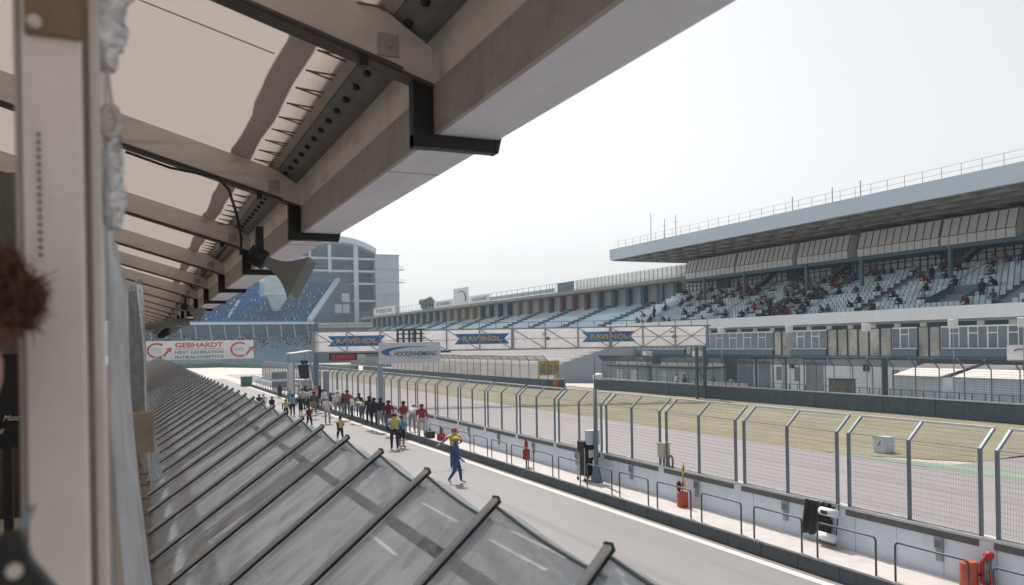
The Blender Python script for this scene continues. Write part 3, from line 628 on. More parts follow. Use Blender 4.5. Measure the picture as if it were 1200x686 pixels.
# lower building
MB().box(FX, 58.5, Y0, Y1, 0, 6.5).build('lower_wall', dark, gs)
g = MB(); g.box(FX - 0.06, FX - 0.003, Y0, 89, 3.45, 3.62); g.build('spandrel_edge', grey_bl, gs)
g = MB(); y = 18.0
while y < 90: MB().box(FX - 0.16, FX - 0.003, y, y + 0.55, 5.99, 6.5).build('pier', mat('pier paint', (0.5, 0.51, 0.53), 0.8, 0.06, 1), gs); y += 2.42
def window_band(a, b, n, warm=False, z0=4.2, z1=5.98):
    g = MB(); x = FX - 0.09
    g.box(x, FX - 0.004, a, b, z0, z0 + 0.1); g.box(x, FX - 0.004, a, b, z1 - 0.12, z1)
    for k in range(n + 1):
        yy = a + (b - a) * k / n; w_ = 0.1 if k % 2 == 0 else 0.06
        g.box(x - 0.004, FX - 0.004, yy - w_ / 2, yy + w_ / 2, z0 + 0.1, z1 - 0.12)
        if k % 2 == 1 and k < n: g.box(x - 0.002, FX - 0.004, yy + 0.04, yy + (b - a) / n - 0.05, z1 - 0.62, z1 - 0.54)
    o = g.build('window', conc_w, gs)
    MB().box(FX - 0.05, FX - 0.006, a + 0.06, b - 0.06, z0 + 0.1, z1 - 0.12).build('pane', win_warm if warm else win_glass, o)
    MB().box(FX - 0.3, FX - 0.0035, a, b, 3.64, z0 - 0.02).build('spandrel', grey_bl, gs)
window_band(61.73, 72.6, 10); window_band(54.9, 59.5, 5); window_band(45.5, 47.9, 3); window_band(36.5, 43.4, 9); window_band(24, 35.9, 12); window_band(76, 88, 10)
for a, b in ((47.95, 54.85), (43.45, 45.45), (59.55, 61.68), (72.7, 75.9)):
    g = MB().box(FX - 0.05, FX - 0.006, a, b, 3.65, 5.93); o = g.build('glazed_bay', win_warm, gs)
    g = MB(); n = max(1, round((b - a) / 1.15))
    for k in range(n + 1): yy = a + (b - a) * k / n; g.box(FX - 0.12, FX - 0.055, yy - 0.06, yy + 0.06, 3.65, 5.93)
    g.build('mullions', steel_d, o)
# ground floor panels, doors, windows
g = MB(); 
GF = [(30, 36.5), (45.6, 48.3), (49.0, 52.2), (52.3, 55.0), (57.8, 59.9), (60.3, 61.7), (69.3, 71.8)]
for a, b in GF: MB().box(FX - 0.14, FX - 0.004, a, b, 0.03, 3.3).build('wall_panel', mat('white wall in the paddock', (0.72, 0.79, 0.85), 0.7, 0.05, 0.6), gs)
for a, b in ((55.2, 57.6), (62.0, 64.0), (64.5, 67.0)):
    o = MB().box(FX - 0.12, FX - 0.004, a, b, 0.05, 3.2).build('door', conc_w, gs); MB().box(FX - 0.15, FX - 0.122, a + 0.12, b - 0.12, 0.2, 3.05).build('pane', win_glass, o)
for yy in (48.5, 57.7, 60.0, 62.0): pass
for a in (46.0, 47.2, 58.2, 60.6): MB().box(FX - 0.17, FX - 0.142, a, a + 0.7, 1.2, 2.5).build('ground_window', win_glass, gs)
# figures of plant along the wall: ducts and boxes
for a, z0, z1 in ((50.2, 2.3, 2.9), (58.9, 2.4, 2.8)): MB().box(FX - 0.5, FX - 0.142, a, a + 0.35, z0, z1).build('air_unit', steel_d, gs)

# things in the paddock strip between fence and stand
def container(a, b, x, h, label, slope=0.8):
    t = thing('paddock_cabin', (x, (a + b) / 2, 0), label, 'cabin', 'white cabins with sloped roofs')
    g = MB(); g.box(x, x + 3.4, a, b, 0, h)
    for k in range(int((b - a) / 0.6)): g.box(x - 0.03, x - 0.002, a + 0.6 * k + 0.27, a + 0.6 * k + 0.33, 0.1, h - 0.05)
    g.build('cabin_wall', mat('cabin wall', (0.68, 0.76, 0.83), 0.6, 0.05, 1), t)
    MB().prism([(x - 0.15, a + 0.1, h + 0.01), (x + 3.5, a - 0.1, h + slope), (x + 3.5, b + 0.1, h + slope), (x - 0.15, b - 0.1, h + 0.01)], (0, 0, 0.06)).build('roof', mat('cabin roof', (0.72, 0.68, 0.66), 0.7, 0.03, 1), t)
container(37.6, 41.6, 49.0, 2.42, 'white cabin with a sunlit sloping roof behind the fence, the one nearer the crate', 0.75)
container(31.4, 36.9, 49.0, 2.42, 'white cabin with a sunlit sloping roof behind the fence, under the white arc logo sign', 0.75)
b = atX(1192, 420, 51.5); t = thing('logo_sign', (51.5, b.y, 0), 'white sign with a dark arc logo above the sloping cabin roof', 'sign')
MB().box(51.3, 51.4, b.y - 1.5, b.y + 0.55, 3.5, 4.55).build('sign_face', sign_w, t); MB().box(51.42, 51.6, b.y - 0.6, b.y - 0.4, 0, 4.5).build('post', steel, t)
g = MB(); g.tube([(51.27, b.y - 0.35 + 0.5 * math.cos(a_), 4.0 + 0.28 * math.sin(a_)) for a_ in [R(40 + 14 * k) for k in range(13)]], 0.05, 5); g.build('logo', ink_dark, t)
b = atX(985, 452, 53); t = thing('slatted_crate', (53, b.y, 0.03), 'dark brown slatted crate against the white paddock wall', 'crate')
g = MB(); g.box(52.6, 53.8, b.y - 0.85, b.y + 0.85, 0.03, 1.75)
for k in range(6): g.box(52.55, 52.597, b.y - 0.85, b.y + 0.85, 0.1 + k * 0.28, 0.3 + k * 0.28)
g.build('crate_body', mat('weathered timber', (0.16, 0.13, 0.115), 0.9, 0.15, 3), t); MB().box(52.5, 53.9, b.y - 0.92, b.y + 0.92, 1.752, 1.82).build('lid', steel_d, t)
for i, (q, c, lab) in enumerate((((744, 440), 'grey', 'grey service hut with pale roof duct behind the dark barrier by the gantry'), ((800, 440), 'blue', 'low blue grey service hut next to the gantry leg'))):
    b = atX(q[0], q[1], 52); t = thing('service_hut', (52, b.y, 0), lab, 'hut')
    MB().box(51, 54, b.y - 4.2, b.y + 4.2, 0, 2.3).build('hut_wall', mat('hut ' + c, (0.25, 0.3, 0.34) if i == 0 else (0.3, 0.38, 0.43), 0.7, 0.1, 0.6), t)
    MB().box(50.8, 54.2, b.y - 4.4, b.y + 4.4, 2.32, 2.5).build('roof', steel_d, t)
    g = MB(); g.box(51.5, 52.6, b.y - 2.0, b.y + 3.2, 2.52, 3.4); g.box(51.6, 52.4, b.y - 3.0, b.y - 2.2, 2.52, 4.1); g.build('roof_duct', white_m, t)
    for k in (-2, 1): o = MB().box(50.93, 50.998, b.y + k, b.y + k + 1.2, 0.3, 2.0).build('door', mat('hut door', (0.45, 0.52, 0.56), 0.6, 0.06, 1), t)
b = atX(838, 455, 49.5); o = MB().box(49.4, 49.5, 57.5, 65.5, 0.03, 1.25).build('pale_panel_wall', mat('pink hoarding', (0.6, 0.5, 0.5), 0.7, 0.1, 0.8)); tag(o, 'low pale pink hoarding between fence and stand near the gantry', 'hoarding')
t = thing('paddock_railing', (48.6, 50, 0), 'grey upright bar railing between the catch fence and the cabins', 'railing')
g = MB(); y = 28.0
while y < 74: g.bar((48.6, y, 0.03), (48.6, y, 1.5), 0.05); y += 0.9
for zz in (0.9, 1.48): g.bar((48.6, 28, zz), (48.6, 74, zz), 0.04)
g.build('bars', steel, t)
# brown rack of screens
for q in ((1078, 455),):
    b = atX(q[0], q[1], 48.9)
b = atX(1062, 452, 52.2); t = thing('tool_cart', (52.2, b.y, 0.03), 'grey steel cage cart parked beside the white cabins', 'cart')
g = MB(); g.box(51.8, 52.8, b.y - 0.9, b.y + 0.9, 0.25, 0.4); g.build('deck', steel_d, t); g = MB()
for k in range(9): g.bar((51.8, b.y - 0.9 + k * 0.225, 0.4), (51.8, b.y - 0.9 + k * 0.225, 1.7), 0.03)
g.bar((51.8, b.y - 0.9, 1.7), (51.8, b.y + 0.9, 1.7), 0.05); g.build('cage', steel, t)
for k in (-0.7, 0.7): MB().tube([(51.75, b.y + k, 0.15), (51.85, b.y + k, 0.15)], 0.12, 10).build('wheel', black_m, t)

# ================================================================== UNROOFED STAND running on to the far end
us = thing('open_grandstand', (66, 150, 0), 'long open grandstand with coloured pillars below a concrete gallery', 'grandstand')
def sx(y): return 67.0 - 5.2 * (y - 93.0) / 150.0            # the stand closes slowly on the track
UY = [93.2 + k * 5.1 for k in range(31)]
def strip(x_off0, x_off1, z0, z1, mb, ya=88.6, yb=246.0, n=10, mi=0):
    for k in range(n):
        a = ya + (yb - ya) * k / n; b = ya + (yb - ya) * (k + 1) / n
        mb.prism([(sx(a) + x_off0, a, z0), (sx(b) + x_off0, b, z0), (sx(b) + x_off1, b, z0), (sx(a) + x_off1, a, z0)], (0, 0, z1 - z0), mi)
g = MB(); strip(-0.3, 4.5, 13.45, 13.95, g); g.build('gallery_slab', mat('gallery concrete', (0.3, 0.28, 0.26), 0.9, 0.12, 0.4), us)
g = MB(); strip(3.0, 3.3, 9.8, 13.45, g); g.build('rear_wall', mat('rear wall', (0.42, 0.45, 0.47), 0.85, 0.08, 0.4), us)
NRU = 12
g = MB(); gb = MB()
for i in range(NRU):
    xo = 2.4 - (NRU - 1 - i) * 0.95; zz = 10.3 - (NRU - 1 - i) * 0.36
    strip(xo - 0.47, xo + 0.48, zz - 0.9, zz, g, n=4); strip(xo - 0.12, xo + 0.3, zz + 0.32, zz + 0.4, gb, ya=94, yb=245, n=4); strip(xo + 0.26, xo + 0.32, zz + 0.4, zz + 0.66, gb, ya=94, yb=245, n=4)
g.build('steps', mat('open stand steps', (0.36, 0.4, 0.43), 0.85, 0.08, 0.4), us); gb.build('benches', bench_m, us)
g = MB()
for a in range(13):
    ya = 101 + a * 11.8; g = MB()
    for i in range(NRU):
        xo = 2.4 - (NRU - 1 - i) * 0.95; zz = 10.3 - (NRU - 1 - i) * 0.36; g.prism([(sx(ya) + xo - 0.5, ya - 0.5, zz), (sx(ya) + xo + 0.4, ya - 0.5, zz), (sx(ya) + xo + 0.4, ya + 0.5, zz), (sx(ya) + xo - 0.5, ya + 0.5, zz)], (0, 0, 0.72))
    g.build('aisle_steps', mat('dark aisle', (0.13, 0.17, 0.2), 0.9, 0.1, 0.5), us)
cols = ['grey', 'grey', 'blue', 'blue', 'blue', 'blue', 'red', 'red', 'red', 'red', 'pink', 'pink', 'pink', 'navy', 'navy', 'navy', 'navy', 'yellow', 'yellow', 'yellow', 'yellow', 'grey', 'grey', 'green', 'green', 'green', 'green', 'teal', 'teal', 'teal', 'teal', 'teal', 'grey', 'grey']
y = 95.2; k = 0
while y < 244 and k < 40:
    c = cols[min(k, len(cols) - 1)]; x = sx(y) + 2.2
    MB().box(x, x + 0.78, y - 0.42, y + 0.42, 10.2, 13.44).build('pillar', PILL[c], us); y += 3.95 + 0.03 * k; k += 1
# gallery fence on top: white in-fill near, blue panels, then banners
g = MB(); gw = MB(); y = 88.8
while y < 246: x = sx(y); g.bar((x, y, 13.95), (x, y, 15.55), 0.07); y += 1.05 if y < 128 else 2.3
strip(-0.03, 0.03, 15.5, 15.56, g); strip(-0.03, 0.03, 14.2, 14.26, g); g.build('gallery_fence', mat('gallery fence steel', (0.3, 0.34, 0.39), 0.6, 0.1, 1), us)
gw = MB(); strip(0.1, 0.13, 14.0, 15.45, gw, 88.8, 119, 2); gw.build('white_mesh_infill', fabric('white netting', (0.8, 0.8, 0.8), 0.5, clear=0.45), us)
gw = MB(); strip(0.06, 0.1, 14.0, 15.5, gw, 119.5, 125, 1); gw.build('blue_infill', mat('grey blue infill', (0.16, 0.22, 0.28), 0.7, 0.1, 0.5), us)
gw = MB(); strip(0.06, 0.1, 14.1, 14.8, gw, 126, 162, 1); gw.build('net_infill', fabric('blue netting', (0.3, 0.38, 0.45), 0.4, clear=0.4), us)
# advertising boards on the gallery
def gboard(name, label, pxa, pxb, z0, z1, txt=None, col=ink_grey, logo=False):
    ya = 0; 
    def solve(px):
        y = 150.0
        for _ in range(20):
            x = sx(y) - 0.2; y = atX(px, 370, x).y
        return y
    ya, yb_ = solve(pxa), solve(pxb); xa, xb = sx(ya) - 0.22, sx(yb_) - 0.22
    t = thing(name, ((xa + xb) / 2, (ya + yb_) / 2, z0), label, 'sign'); g = MB(); g.prism([(xa, ya, z0), (xb, yb_, z0), (xb + 0.12, yb_, z0), (xa + 0.12, ya, z0)], (0, 0, z1 - z0)); g.build('board', sign_w, t)
    ang = math.atan2(ya - yb_, xa - xb)
    L = math.hypot(xb - xa, yb_ - ya)
    if txt: text('lettering', txt, (z1 - z0) * 0.62, col, t, ((xa + xb) / 2 - 0.02, (ya + yb_) / 2, (z0 + z1) / 2), rot=(R(90), 0, ang), width=L * 0.72, ext=0.02, fat=0.02)
    if logo:
        g = MB(); g.tube([((xa + xb) / 2 - 0.05 + (xb - xa) * 0.36 * math.cos(a_), (ya + yb_) / 2 + (yb_ - ya) * 0.36 * math.cos(a_), z0 + (z1 - z0) * (0.35 + 0.45 * math.sin(a_))) for a_ in [R(200 - 15 * k) for k in range(11)]], [0.22 - 0.018 * k for k in range(11)], 5); g.build('logo', ink_blue, t)
    return t
gboard('gallery_banner', 'longer white gallery banner with grey lettering between the tree and the tall logo board', 531, 509, 13.96, 15.5, 'HOCKENHEIMRING')
gboard('logo_board', 'tall white board with a blue swoosh standing on the gallery', 549, 532, 14.0, 17.7, None, ink_blue, True)
gboard('gallery_banner', 'shorter white gallery banner with grey lettering between the tall logo board and the railing', 574, 551, 13.96, 15.4, 'HOCKENHEIM', ink_grey)
gboard('gallery_banner', 'white gallery banner with red lettering beside the concrete tower', 463, 438, 13.9, 16.2, 'PORSCHE', mat('muted plum print', (0.24, 0.13, 0.18), 0.7, 0.05, 1))
# low white benches toward the track, with the grey end wall
ws = thing('bench_stand', (52, 120, 0), 'low tier of white benches beneath the advertising gantry', 'grandstand')
g = MB()
for i in range(7):
    x0 = 49.2 + i * 0.95; g.box(x0, x0 + 0.95, 94.4 - i * 0.93, 170, 1.6 + i * 0.42, 2.35 + i * 0.42)
g.box(49.0, 56, 93.5, 170, 0, 1.6); g.build('steps', mat('pale step', (0.68, 0.65, 0.64), 0.8, 0.05, 0.5), ws)
g = MB()
for i in range(7): x0 = 49.2 + i * 0.95; g.box(x0 + 0.2, x0 + 0.6, 94.6 - i * 0.93, 169, 2.36 + i * 0.42 + 0.25, 2.36 + i * 0.42 + 0.33)
g.build('benches', bench_w, ws)
MB().prism([(48.6, 93.6, 0), (56.4, 86.0, 0), (56.4, 86.0, 5.6), (48.6, 93.6, 2.1)], (0.15, 0.15, 0)).build('end_wall', mat('end wall blue grey', (0.33, 0.38, 0.44), 0.8, 0.06, 0.5), ws)
MB().box(56.6, 57.2, 86, 240, 0, 6.5).build('back_wall', conc, ws)
# yellow screens hung on the distant fence
b = atX(645, 430, 43.0); t = thing('yellow_banner', (43, b.y, 0), 'yellow framed triple banner hung on the distant catch fence', 'banner')
bl = atY(631, 424, 82).x; br = atY(655, 424, 82).x; zb_, zt_ = atY(642, 440, 82).z, atY(642, 423, 82).z
t.location = ((bl + br) / 2, 82, 0); MB().box(bl, br, 81.9, 82.0, zb_, zt_).build('frame', mat('yellow frame', (0.6, 0.42, 0.1), 0.7, 0.1, 1), t)
for k in range(3): w3 = (br - bl) / 3; MB().box(bl + w3 * k + 0.12, bl + w3 * (k + 1) - 0.12, 81.87, 81.897, zb_ + 0.25, zt_ - 0.35).build('panel', mat('ochre panel', (0.3, 0.28, 0.22), 0.7, 0.2, 2), t)
for k in (0.02, 0.98): MB().bar((bl + (br - bl) * k, 82.05, 0), (bl + (br - bl) * k, 82.05, zt_), 0.08).build('post', steel, t)

# ================================================================== ADVERTISING GANTRY over the track
GL, GR = Vector((13.7, 71.0, 0)), Vector((45.35, 58.2, 0)); gd = (GR - GL); gL = gd.length; gd.normalize(); gn = Vector((gd.y, -gd.x, 0)); gang = math.atan2(gd.y, gd.x)
ZB, ZT = 4.72, 6.5
t = ga = thing('gantry', (GL + GR) / 2, 'white advertising gantry truss spanning the track', 'gantry')
def gp(s, z, off=0.0): p = GL + gd * s + gn * off; return Vector((p.x, p.y, z))
g = MB()
for z in (ZB, ZT):
    for off in (-0.9, 0.9): g.bar(gp(-0.3, z, off), gp(gL + 0.3, z, off), 0.13)
n = 12
for k in range(n + 1):
    s = gL * k / n
    for off in (-0.9, 0.9): g.bar(gp(s, ZB, off), gp(s, ZT, off), 0.1 if k % 3 else 0.2)
    g.bar(gp(s, ZB, -0.9), gp(s, ZB, 0.9), 0.08); g.bar(gp(s, ZT, -0.9), gp(s, ZT, 0.9), 0.08)
    if k < n:
        s2 = gL * (k + 1) / n; a, b = (ZT, ZB) if k < 8 else ((ZB, ZT) if k % 2 else (ZT, ZB))
        g.bar(gp(s, a, 0.9), gp(s2, b, 0.9), 0.085)
        if k >= 9: g.bar(gp(s, b, 0.9), gp(s2, a, 0.9), 0.07)
g.bar(gp(0, (ZB + ZT) / 2, 0.9), gp(gL, (ZB + ZT) / 2, 0.9), 0.05); g.build('truss', mat('gantry steel', (0.3, 0.34, 0.38), 0.5, 0.1, 2, metal=0.3), t)
g = MB()
for k in range(25): g.bar(gp(gL * k / 24, ZT, 0.9), gp(gL * k / 24, ZT + 0.55, 0.9), 0.05)
g.bar(gp(0, ZT + 0.55, 0.9), gp(gL, ZT + 0.55, 0.9), 0.05); g.build('walkway_railing', steel, t)
g = MB(); g.prism([gp(0.1, ZB + 0.06, 0.7), gp(gL - 0.1, ZB + 0.06, 0.7), gp(gL - 0.1, ZB + 0.06, 0.64), gp(0.1, ZB + 0.06, 0.64)], (0, 0, ZT - ZB - 0.12)); ban = g.build('banner_sheet', banner_m, t)
def ribbon(s0, s1, z0, z1):
    zc = (z0 + z1) / 2; h = (z1 - z0) / 2; ind = 0.45
    poly = [gp(s0, z0, 0.73), gp(s1, z0, 0.73), gp(s1 - ind, zc, 0.73), gp(s1, z1, 0.73), gp(s0, z1, 0.73), gp(s0 + ind, zc, 0.73)]
    mb = MB(); mb.prism(poly, gn * 0.02); mb.build('ribbon', mat('ribbon blue', (0.04, 0.24, 0.5), 0.7, 0.35, 0.35), ban)
    c = gp((s0 + s1) / 2, zc - 0.02, 0.78); text('lettering', 'RAVENOL', h * 1.25, ink_orange, ban, c, rot=(R(90), 0, gang), width=(s1 - s0) * 0.7, fat=0.014)
def gs_of(px):
    best = min(range(2001), key=lambda k: abs(px_of(gp(gL * k / 2000, 5.6, 0.75)) - px)); return gL * best / 2000
def px_of(p):
    dep = p.x * math.sin(TH) + p.y * math.cos(TH); u = F * (p.x * math.cos(TH) - p.y * math.sin(TH)) / dep; v = F * (p.z - EYE) / dep
    return 600 + u * math.cos(ROLL) - v * math.sin(ROLL)
for a, b in ((384, 452), (532, 597), (682, 745)): ribbon(gs_of(a), gs_of(b), 5.22, 6.12)
for q in (638, 787):
    s = gs_of(q); mb = MB(); mb.prism([gp(s - 0.15, 5.9, 0.73), gp(s + 0.2, 5.9, 0.73), gp(s + 0.2, 6.1, 0.73), gp(s - 0.15, 6.1, 0.73)], gn * 0.02, 0); mb.prism([gp(s, 5.45, 0.73), gp(s + 0.55, 5.5, 0.73), gp(s + 0.4, 5.75, 0.73), gp(s + 0.1, 5.7, 0.73)], gn * 0.02, 1); mb.build('emblem', [ink_orange, ink_red], ban)
# posts
MB().bar(gp(0.0, 0.3, 0), gp(0.0, 7.2, 0), 0.42, 0.42, side=(1, 0, 0)).build('left_post', mat('gantry post blue grey', (0.13, 0.19, 0.26), 0.5, 0.08, 2), t)
g = MB()
for s in (gL - 0.75, gL - 0.05): g.bar(gp(s, 0, 0), gp(s, ZB, 0), 0.22, 0.22, side=(1, 0, 0))
g.bar(gp(gL - 0.75, 0.2, 0), gp(gL - 0.05, 1.6, 0), 0.08); g.bar(gp(gL - 0.05, 1.6, 0), gp(gL - 0.75, 3.0, 0), 0.08); g.build('right_post', mat('gantry leg teal', (0.07, 0.13, 0.15), 0.5, 0.1, 2), t)
g = MB(); g.box(13.3, 14.1, 70.6, 71.4, 0.3, 0.5); g.build('post_foot', conc, t)
# loudspeaker grid on top of gantry
s = gs_of(480); g = MB()
for k in range(5): g.bar(gp(s - 1.0 + k * 0.5, ZT - 1.15, 0.98), gp(s - 1.0 + k * 0.5, ZT + 0.15, 0.98), 0.16)
for k in range(4): g.bar(gp(s - 1.1, ZT - 1.1 + k * 0.4, 1.0), gp(s + 1.3, ZT - 1.1 + k * 0.4, 1.0), 0.1)
g.build('lamp_grid', steel_d, t)
# red display hanging below
sl_, sr_ = gs_of(386), gs_of(418); g = MB(); g.prism([gp(sl_, 4.02, 0.95), gp(sr_, 4.02, 0.95), gp(sr_, 4.02, 0.6), gp(sl_, 4.02, 0.6)], (0, 0, 0.6)); ld = g.build('display', black_m, t)
g = MB(); g.prism([gp(sl_ + 0.12, 4.07, 0.955), gp(sr_ - 0.12, 4.07, 0.955), gp(sr_ - 0.12, 4.07, 0.975), gp(sl_ + 0.12, 4.07, 0.975)], (0, 0, 0.5)); g.build('screen', red_led, ld)
text('digits', '1:58:11', 0.42, mat('lit digits', (0.6, 0.1, 0.09), 0.6, 0.05, 2), ld, gp((sl_ + sr_) / 2, 4.32, 0.985), rot=(R(90), 0, gang), width=(sr_ - sl_) * 0.7)
g = MB(); g.bar(gp(sl_, ZB - 0.12, 0.8), gp(gs_of(528), ZB - 0.12, 0.8), 0.12); g.build('cable_tray', steel_d, t)
for s in (sl_ + 0.2, sr_ - 0.2): MB().bar(gp(s, 4.6, 0.8), gp(s, ZB, 0.8), 0.06).build('hanger', steel_d, t)

# ================================================================== STARTER STAND on the pit wall
x0, x1, ya, yb = 13.72, 14.85, 79.0, 82.0
t = thing('starter_stand', (14.3, 80, 0.32), 'roofed starter platform with steps and a black board on the walkway', 'platform')
g = MB()
for xx in (x0 - 0.55, x1 - 0.1):
    for yy in (ya, yb): g.bar((xx, yy, 0.32), (xx, yy, 4.65), 0.13, side=(1, 0, 0))
g.build('frame', mat('stand frame', (0.3, 0.33, 0.36), 0.5, 0.1, 2), t)
MB().prism([(x0 - 0.75, ya - 0.2, 4.55), (x1 + 0.1, ya - 0.2, 4.8), (x1 + 0.1, ya - 0.2, 4.9), (x0 - 0.75, ya - 0.2, 4.65)], (0, 3.6, 0)).build('roof', mat('stand roof', (0.6, 0.55, 0.52), 0.7, 0.05, 1), t)
g = MB()
for k in range(7): g.box(x0 - 0.2, x1 - 0.3, ya - 2.2 + k * 0.3, ya - 1.9 + k * 0.3, 0.32, 0.5 + k * 0.25)
g.box(x0 - 0.5, x1 - 0.15, ya, yb, 1.9, 2.05); g.build('steps', steel_l, t)
g = MB()
for xx in (x0 - 0.25, x1 - 0.28): g.tube([(xx, ya - 2.2, 1.2), (xx, ya - 0.1, 3.4), (xx, ya + 0.2, 3.4)], 0.05, 6)
g.build('stair_rail', mat('white rail', (0.75, 0.75, 0.75), 0.6, 0.05, 1), t)
MB().box(x0 - 0.6, x0 - 0.52, ya, yb, 0.34, 3.6).build('side_panel', steel_l, t)
g = MB(); g.box(x0 - 0.2, x1 - 0.3, ya - 0.25, ya - 0.15, 2.2, 3.55); g.box(x0 + 0.1, x1 - 0.4, ya - 0.2, ya + 0.1, 3.6, 3.95); g.build('notice_board', black_m, t)
# slatted grey screens left of it
ya_, yb_ = 84.0, 96.0; t = thing('timing_shelter', (14.2, 90, 0.32), 'grey timing shelter with two dark shutters beside the starter platform', 'shelter')
g = MB(); g.box(13.55, 14.6, 90.0, 90.2, 0.6, 2.55); g.build('wall', sign_w, t)
xl, xr = atY(318.5, 445, 89.9).x, atY(336, 445, 89.9).x
for z0, z1 in ((0.95, 1.55), (1.85, 2.55)): MB().box(xl, xr, 89.85, 89.98, z0, z1).build('shutter', mat('shutter grey', (0.2, 0.24, 0.28), 0.6, 0.1, 1), t)
MB().box(xl, xr, 89.9, 89.97, 0.5, 2.7).build('panel', white_m, t)
b = atZ(296, 459, 0.32); t = thing('green_crate', Vector((13.2, 117, 0)), 'dark green box at the far end of the walkway', 'box')
MB().box(12.4, 13.75, 116, 118, 0, 1.25).build('box_body', green_w, t, bevel=0.05); MB().box(12.35, 13.8, 115.95, 118.05, 1.25, 1.33).build('lid', green_w, t)
# second grey post by the fence
b = atX(382, 463, 14.3); o = MB().box(14.1, 14.5, b.y - 0.2, b.y + 0.2, 0.32, 3.15).build('fence_pillar', mat('pillar blue grey', (0.25, 0.31, 0.38), 0.6, 0.06, 2), bevel=0.02); tag(o, 'square blue grey pillar standing against the pit wall fence', 'pillar')

# ================================================================== FAR END: green tyre wall, banner, big stand, tower
o = thing('green_barrier', (10, 240, 0), 'low green tyre wall across the far end of the circuit', 'barrier')
g = MB(); pts = [(-8, 244), (20, 240), (30, 215), (38.3, 186), (40.4, 166)]
for (xa, ya), (xb, yb) in zip(pts, pts[1:]): g.prism([(xa, ya, -0.02), (xb, yb, -0.02), (xb + 0.6, yb + 0.8, -0.02), (xa + 0.6, ya + 0.8, -0.02)], (0, 0, 1.25))
g.build('tyre_wall', green_w, o)
t = thing('sponsor_banner', (13, 246, 0), 'long white banner with red headline and two red ring emblems before the far stand', 'sign')
yy = 246.0; xa, xb = atY(161, 410, yy).x, atY(297, 410, yy).x; zb_, zt_ = atY(230, 421.5, yy).z, atY(230, 399.5, yy).z; zc = (zb_ + zt_) / 2; hh = zt_ - zb_
MB().box(xa, xb, yy, yy + 0.2, zb_, zt_).build('board', sign_w, t)
g = MB()
for k in range(8): g.bar((xa + (xb - xa) * k / 7, yy + 0.3, 0), (xa + (xb - xa) * k / 7, yy + 0.3, zt_ + 0.6), 0.2)
g.build('supports', steel, t)
def bx(px): return atY(px, 410, yy).x
text('headline', 'GEBHARDT', hh * 0.36, ink_red, t, (bx(233.5), yy - 0.02, zb_ + hh * 0.76), width=bx(261.5) - bx(205.5), fat=0.06, ext=0.02)
text('subline', 'NEXT GENERATION', hh * 0.22, ink_dark, t, (bx(233.8), yy - 0.02, zb_ + hh * 0.38), width=bx(262) - bx(205.5), fat=0.02, ext=0.02)
text('subline', 'INTRALOGISTICS', hh * 0.2, ink_dark, t, (bx(233.8), yy - 0.02, zb_ + hh * 0.13), width=bx(262) - bx(205.5), fat=0.02, ext=0.02)
MB().box(bx(205.5), bx(262), yy - 0.05, yy - 0.002, zb_ + hh * 0.545, zb_ + hh * 0.57).build('rule', ink_dark, t)
for pc in (281, 184):
    c = Vector((bx(pc), yy - 0.06, zc)); rr = hh * 0.36
    g = MB(); g.tube([c + Vector((rr * 1.25 * math.cos(a_), 0, rr * math.sin(a_))) for a_ in [R(55 + 14.5 * k) for k in range(18)]], hh * 0.055, 6)
    g.prism([c + Vector((rr * 0.75, 0, -rr * 0.75)), c + Vector((rr * 1.0, 0, -rr * 0.95)), c + Vector((rr * 1.65, 0, -rr * 0.1)), c + Vector((rr * 1.9, 0, -rr * 0.3)), c + Vector((rr * 2.0, 0, rr * 0.42)), c + Vector((rr * 1.1, 0, rr * 0.28)), c + Vector((rr * 1.4, 0, rr * 0.1))], (0, 0.05, 0)); g.build('emblem', ink_red, t)
    MB().box(c.x - rr * 0.8, c.x + rr * 0.6, yy - 0.05, yy - 0.003, zc - hh * 0.1, zc + hh * 0.12).build('emblem_patch', mat('pale blue print', (0.45, 0.55, 0.62), 0.7, 0.05, 1), t)

FYY = 270.0
bs = thing('arched_grandstand', (30, FYY, 0), 'big far grandstand with deep blue seats under an arched roof', 'grandstand')
def fp_(px, py, dy=0.0): return atY(px, py, FYY + dy)
# lower tier
zl0, zl1 = 2.6, 12.6
g = MB(); n = 14
for k in range(n): g.box(-8, 53, FYY + k * 0.95, FYY + (k + 1) * 0.95, 0, 2.6 + k * 0.52)
g.build('lower_steps', mat('lower stand seats', (0.21, 0.33, 0.42), 0.7, 0.12, 0.15), bs)
g = MB(); g.box(-8, 53, FYY + n * 0.95, FYY + n * 0.95 + 1, 0, 13); g.build('lower_back_wall', grey_bl, bs)
MB().box(-8, 53, FYY + 5.5, FYY + 15, 13.0, 13.75).build('gallery_slab', mat('slab white', (0.6, 0.64, 0.68), 0.7, 0.05, 0.3), bs)
g = MB()
for k in range(14): g.bar((-6 + k * 4.4, FYY + 6, 8.5), (-6.6 + k * 4.4, FYY + 6, 13), 0.25)
g.build('struts', steel_l, bs)
